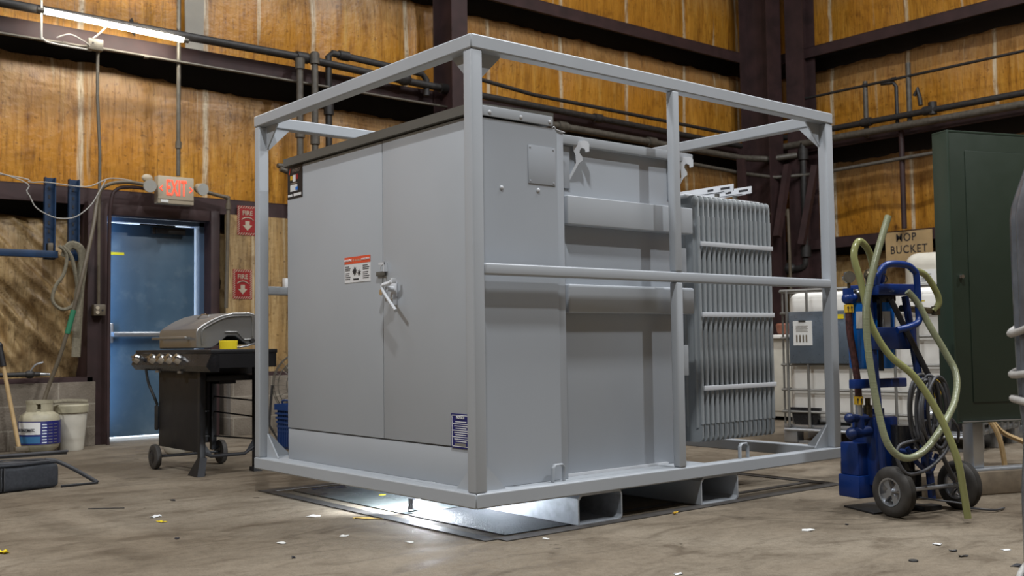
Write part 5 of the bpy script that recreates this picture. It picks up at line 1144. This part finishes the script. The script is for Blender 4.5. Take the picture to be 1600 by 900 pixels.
# ------------------------------------------------------------------ litter on the floor
def scrap(name, x, y, wd, m, label, cat='scrap', h=0.004, crumple=0.004, asp=0.6, rot=None):
    mb = MB(); bmesh.ops.create_grid(mb.bm, x_segments=4, y_segments=4, size=0.5); sd_ = random.random()*50
    rot = random.random()*3 if rot is None else rot
    for v in mb.bm.verts:
        q = v.co.copy(); v.co.x = q.x*wd+noise.noise(Vector((q.x*3, q.y*3, sd_)))*wd*0.35; v.co.y = q.y*wd*asp+noise.noise(Vector((q.x*3, q.y*3, sd_+9)))*wd*0.25
        v.co.z = h+abs(noise.noise(Vector((q.x*4, q.y*4, sd_+3))))*crumple*2.2
    r = bmesh.ops.extrude_face_region(mb.bm, geom=mb.bm.faces[:]); nv = [g for g in r['geom'] if isinstance(g, bmesh.types.BMVert)]
    bmesh.ops.translate(mb.bm, vec=(0, 0, -0.002), verts=nv)
    zmin = min(v.co.z for v in mb.bm.verts)
    for v in mb.bm.verts: v.co.z -= zmin-0.0005
    o = mb.build(name, m, None, 60, mtx=Matrix.Translation((x, y, 0.0)) @ Matrix.Rotation(rot, 4, 'Z'))
    return tag(o, label, cat)
M['tan_paper'] = mat('tan_paper', (0.62, 0.42, 0.10), 0.6)
scrap('crumpled_wrapper', 1.963, 5.079, 0.045, M['yellow'], 'small yellow scrap on open floor in front of the grill', crumple=0.015)
scrap('crumpled_wrapper', 1.178, 4.78, 0.050, M['yellow'], 'small yellow scrap at the far left of the floor', crumple=0.015)
scrap('foil_scrap', 2.00, 5.25, 0.05, M['white'], 'pale torn scrap just beyond the yellow scrap before the grill', crumple=0.01)
scrap('paper_scrap', 2.591, 4.703, 0.060, M['paper'], 'squarish white paper scrap nearest the left side of the floor pit', crumple=0.002, asp=0.9, rot=0.5)
scrap('paper_strip', 2.75, 4.46, 0.15, M['tan_paper'], 'long orange-yellow paper strip at the edge of the floor pit', asp=0.22, crumple=0.006, rot=-1.0)
scrap('paper_scrap', 2.425, 4.123, 0.042, M['paper'], 'small white paper scrap in front of the work light', asp=0.7)
scrap('paper_scrap', 2.14, 4.168, 0.045, M['paper'], 'white paper scrap nearest the camera on the left floor', asp=0.6)
scrap('paper_scrap', 2.553, 3.794, 0.042, M['paper'], 'white paper scrap lying before the near bottom corner of the frame', asp=0.6)
scrap('leaf_scrap', 3.178, 5.35, 0.050, M['yellow'], 'yellow-white scrap on the steel floor plate', crumple=0.015)
scrap('leaf_scrap', 3.223, 5.056, 0.035, M['yellow'], 'tiny yellow scrap on the floor plate nearer the work light', crumple=0.01)
scrap('paper_scrap', 3.22, 4.75, 0.05, M['paper'], 'pale scrap on the floor plate close behind the work light')
scrap('leaf_scrap', 3.922, 3.50, 0.030, M['amber'], 'small yellow leaf between the two fork pockets', crumple=0.01)
scrap('paper_scrap', 3.03, 3.45, 0.03, M['paper'], 'tiny white scrap left of the first fork pocket')
scrap('plastic_scrap', 4.015, 2.80, 0.06, M['paper'], 'flattened clear plastic scrap before the filter cart', crumple=0.006)
scrap('paper_scrap', 4.105, 2.239, 0.035, M['white'], 'white scrap with dark edge in the right foreground', crumple=0.008)
scrap('paper_scrap', 4.201, 2.003, 0.032, M['white'], 'small white scrap at the far right foreground')
scrap('paper_scrap', 2.924, 2.599, 0.03, M['white'], 'white paper corner at the bottom centre of the floor')
scrap('dark_scrap', 4.029, 2.131, 0.028, M['ink'], 'small black scrap between the white scraps at lower right', crumple=0.008)
scrap('dark_scrap', 3.962, 2.057, 0.036, M['ink'], 'short black screw-like scrap at lower right', asp=0.35, crumple=0.006)
scrap('dark_scrap', 3.952, 1.843, 0.06, M['ink'], 'black crumpled scrap at the foot of the wrapped bundle', asp=0.5, crumple=0.01)
scrap('dark_scrap', 4.259, 2.76, 0.025, M['ink'], 'tiny black scrap beside the clear plastic scrap')
scrap('dark_scrap', 2.286, 5.748, 0.045, M['ink'], 'small black scrap on the floor in front of the grill foot', asp=0.4)
scrap('dark_scrap', 1.847, 4.591, 0.03, M['ink'], 'small black scrap on the left floor nearest the camera', asp=0.5)
scrap('dark_scrap', 2.03, 2.95+0.9, 0.03, M['ink'], 'tiny black scrap on the floor before the frame corner', asp=0.5)
tag(MB().lathe([(0.008, 0.0005), (0.017, 0.0005), (0.018, 0.003), (0.016, 0.006), (0.008, 0.005)], (3.748, 2.144, 0)).build('rubber_washer', M['rubber']), 'small black rubber washer lying at lower right', 'washer')
tag(MB().tube([(1.83, 5.76, 0.003), (1.87, 5.72, 0.005), (1.92, 5.70, 0.003), (1.98, 5.64, 0.004)], 0.0025, 5).build('wire_offcut', M['ink']), 'thin dark wire offcut on the left part of the floor', 'wire')

# ------------------------------------------------------------------ groups of repeats
GROUPS = {'paper_scrap': 'white paper scraps on the floor', 'leaf_scrap': 'yellow scraps around the floor pit', 'crumpled_wrapper': 'yellow wrappers on the open floor', 'dark_scrap': 'small black scraps on the floor', 'fire_sign': 'red fire signs beside the door', 'riser_pipe': 'vertical riser pipes', 'pipe_stub': 'upright pipe stubs on the right-hand wall', 'wall_pipe': 'pipes running along the walls', 'electrical_conduit': 'metal conduits on the door wall', 'hanging_strap': 'straps hung on the blue rack', 'loose_cable': 'white cables above the blue rack', 'angle_brace': 'braces in the hall corner', 'curved_handle': 'wooden handles under the green cabinet'}
for o in list(COL.objects):
    g = GROUPS.get(o.name.split('.')[0])
    if g and o.parent is None: o['group'] = g
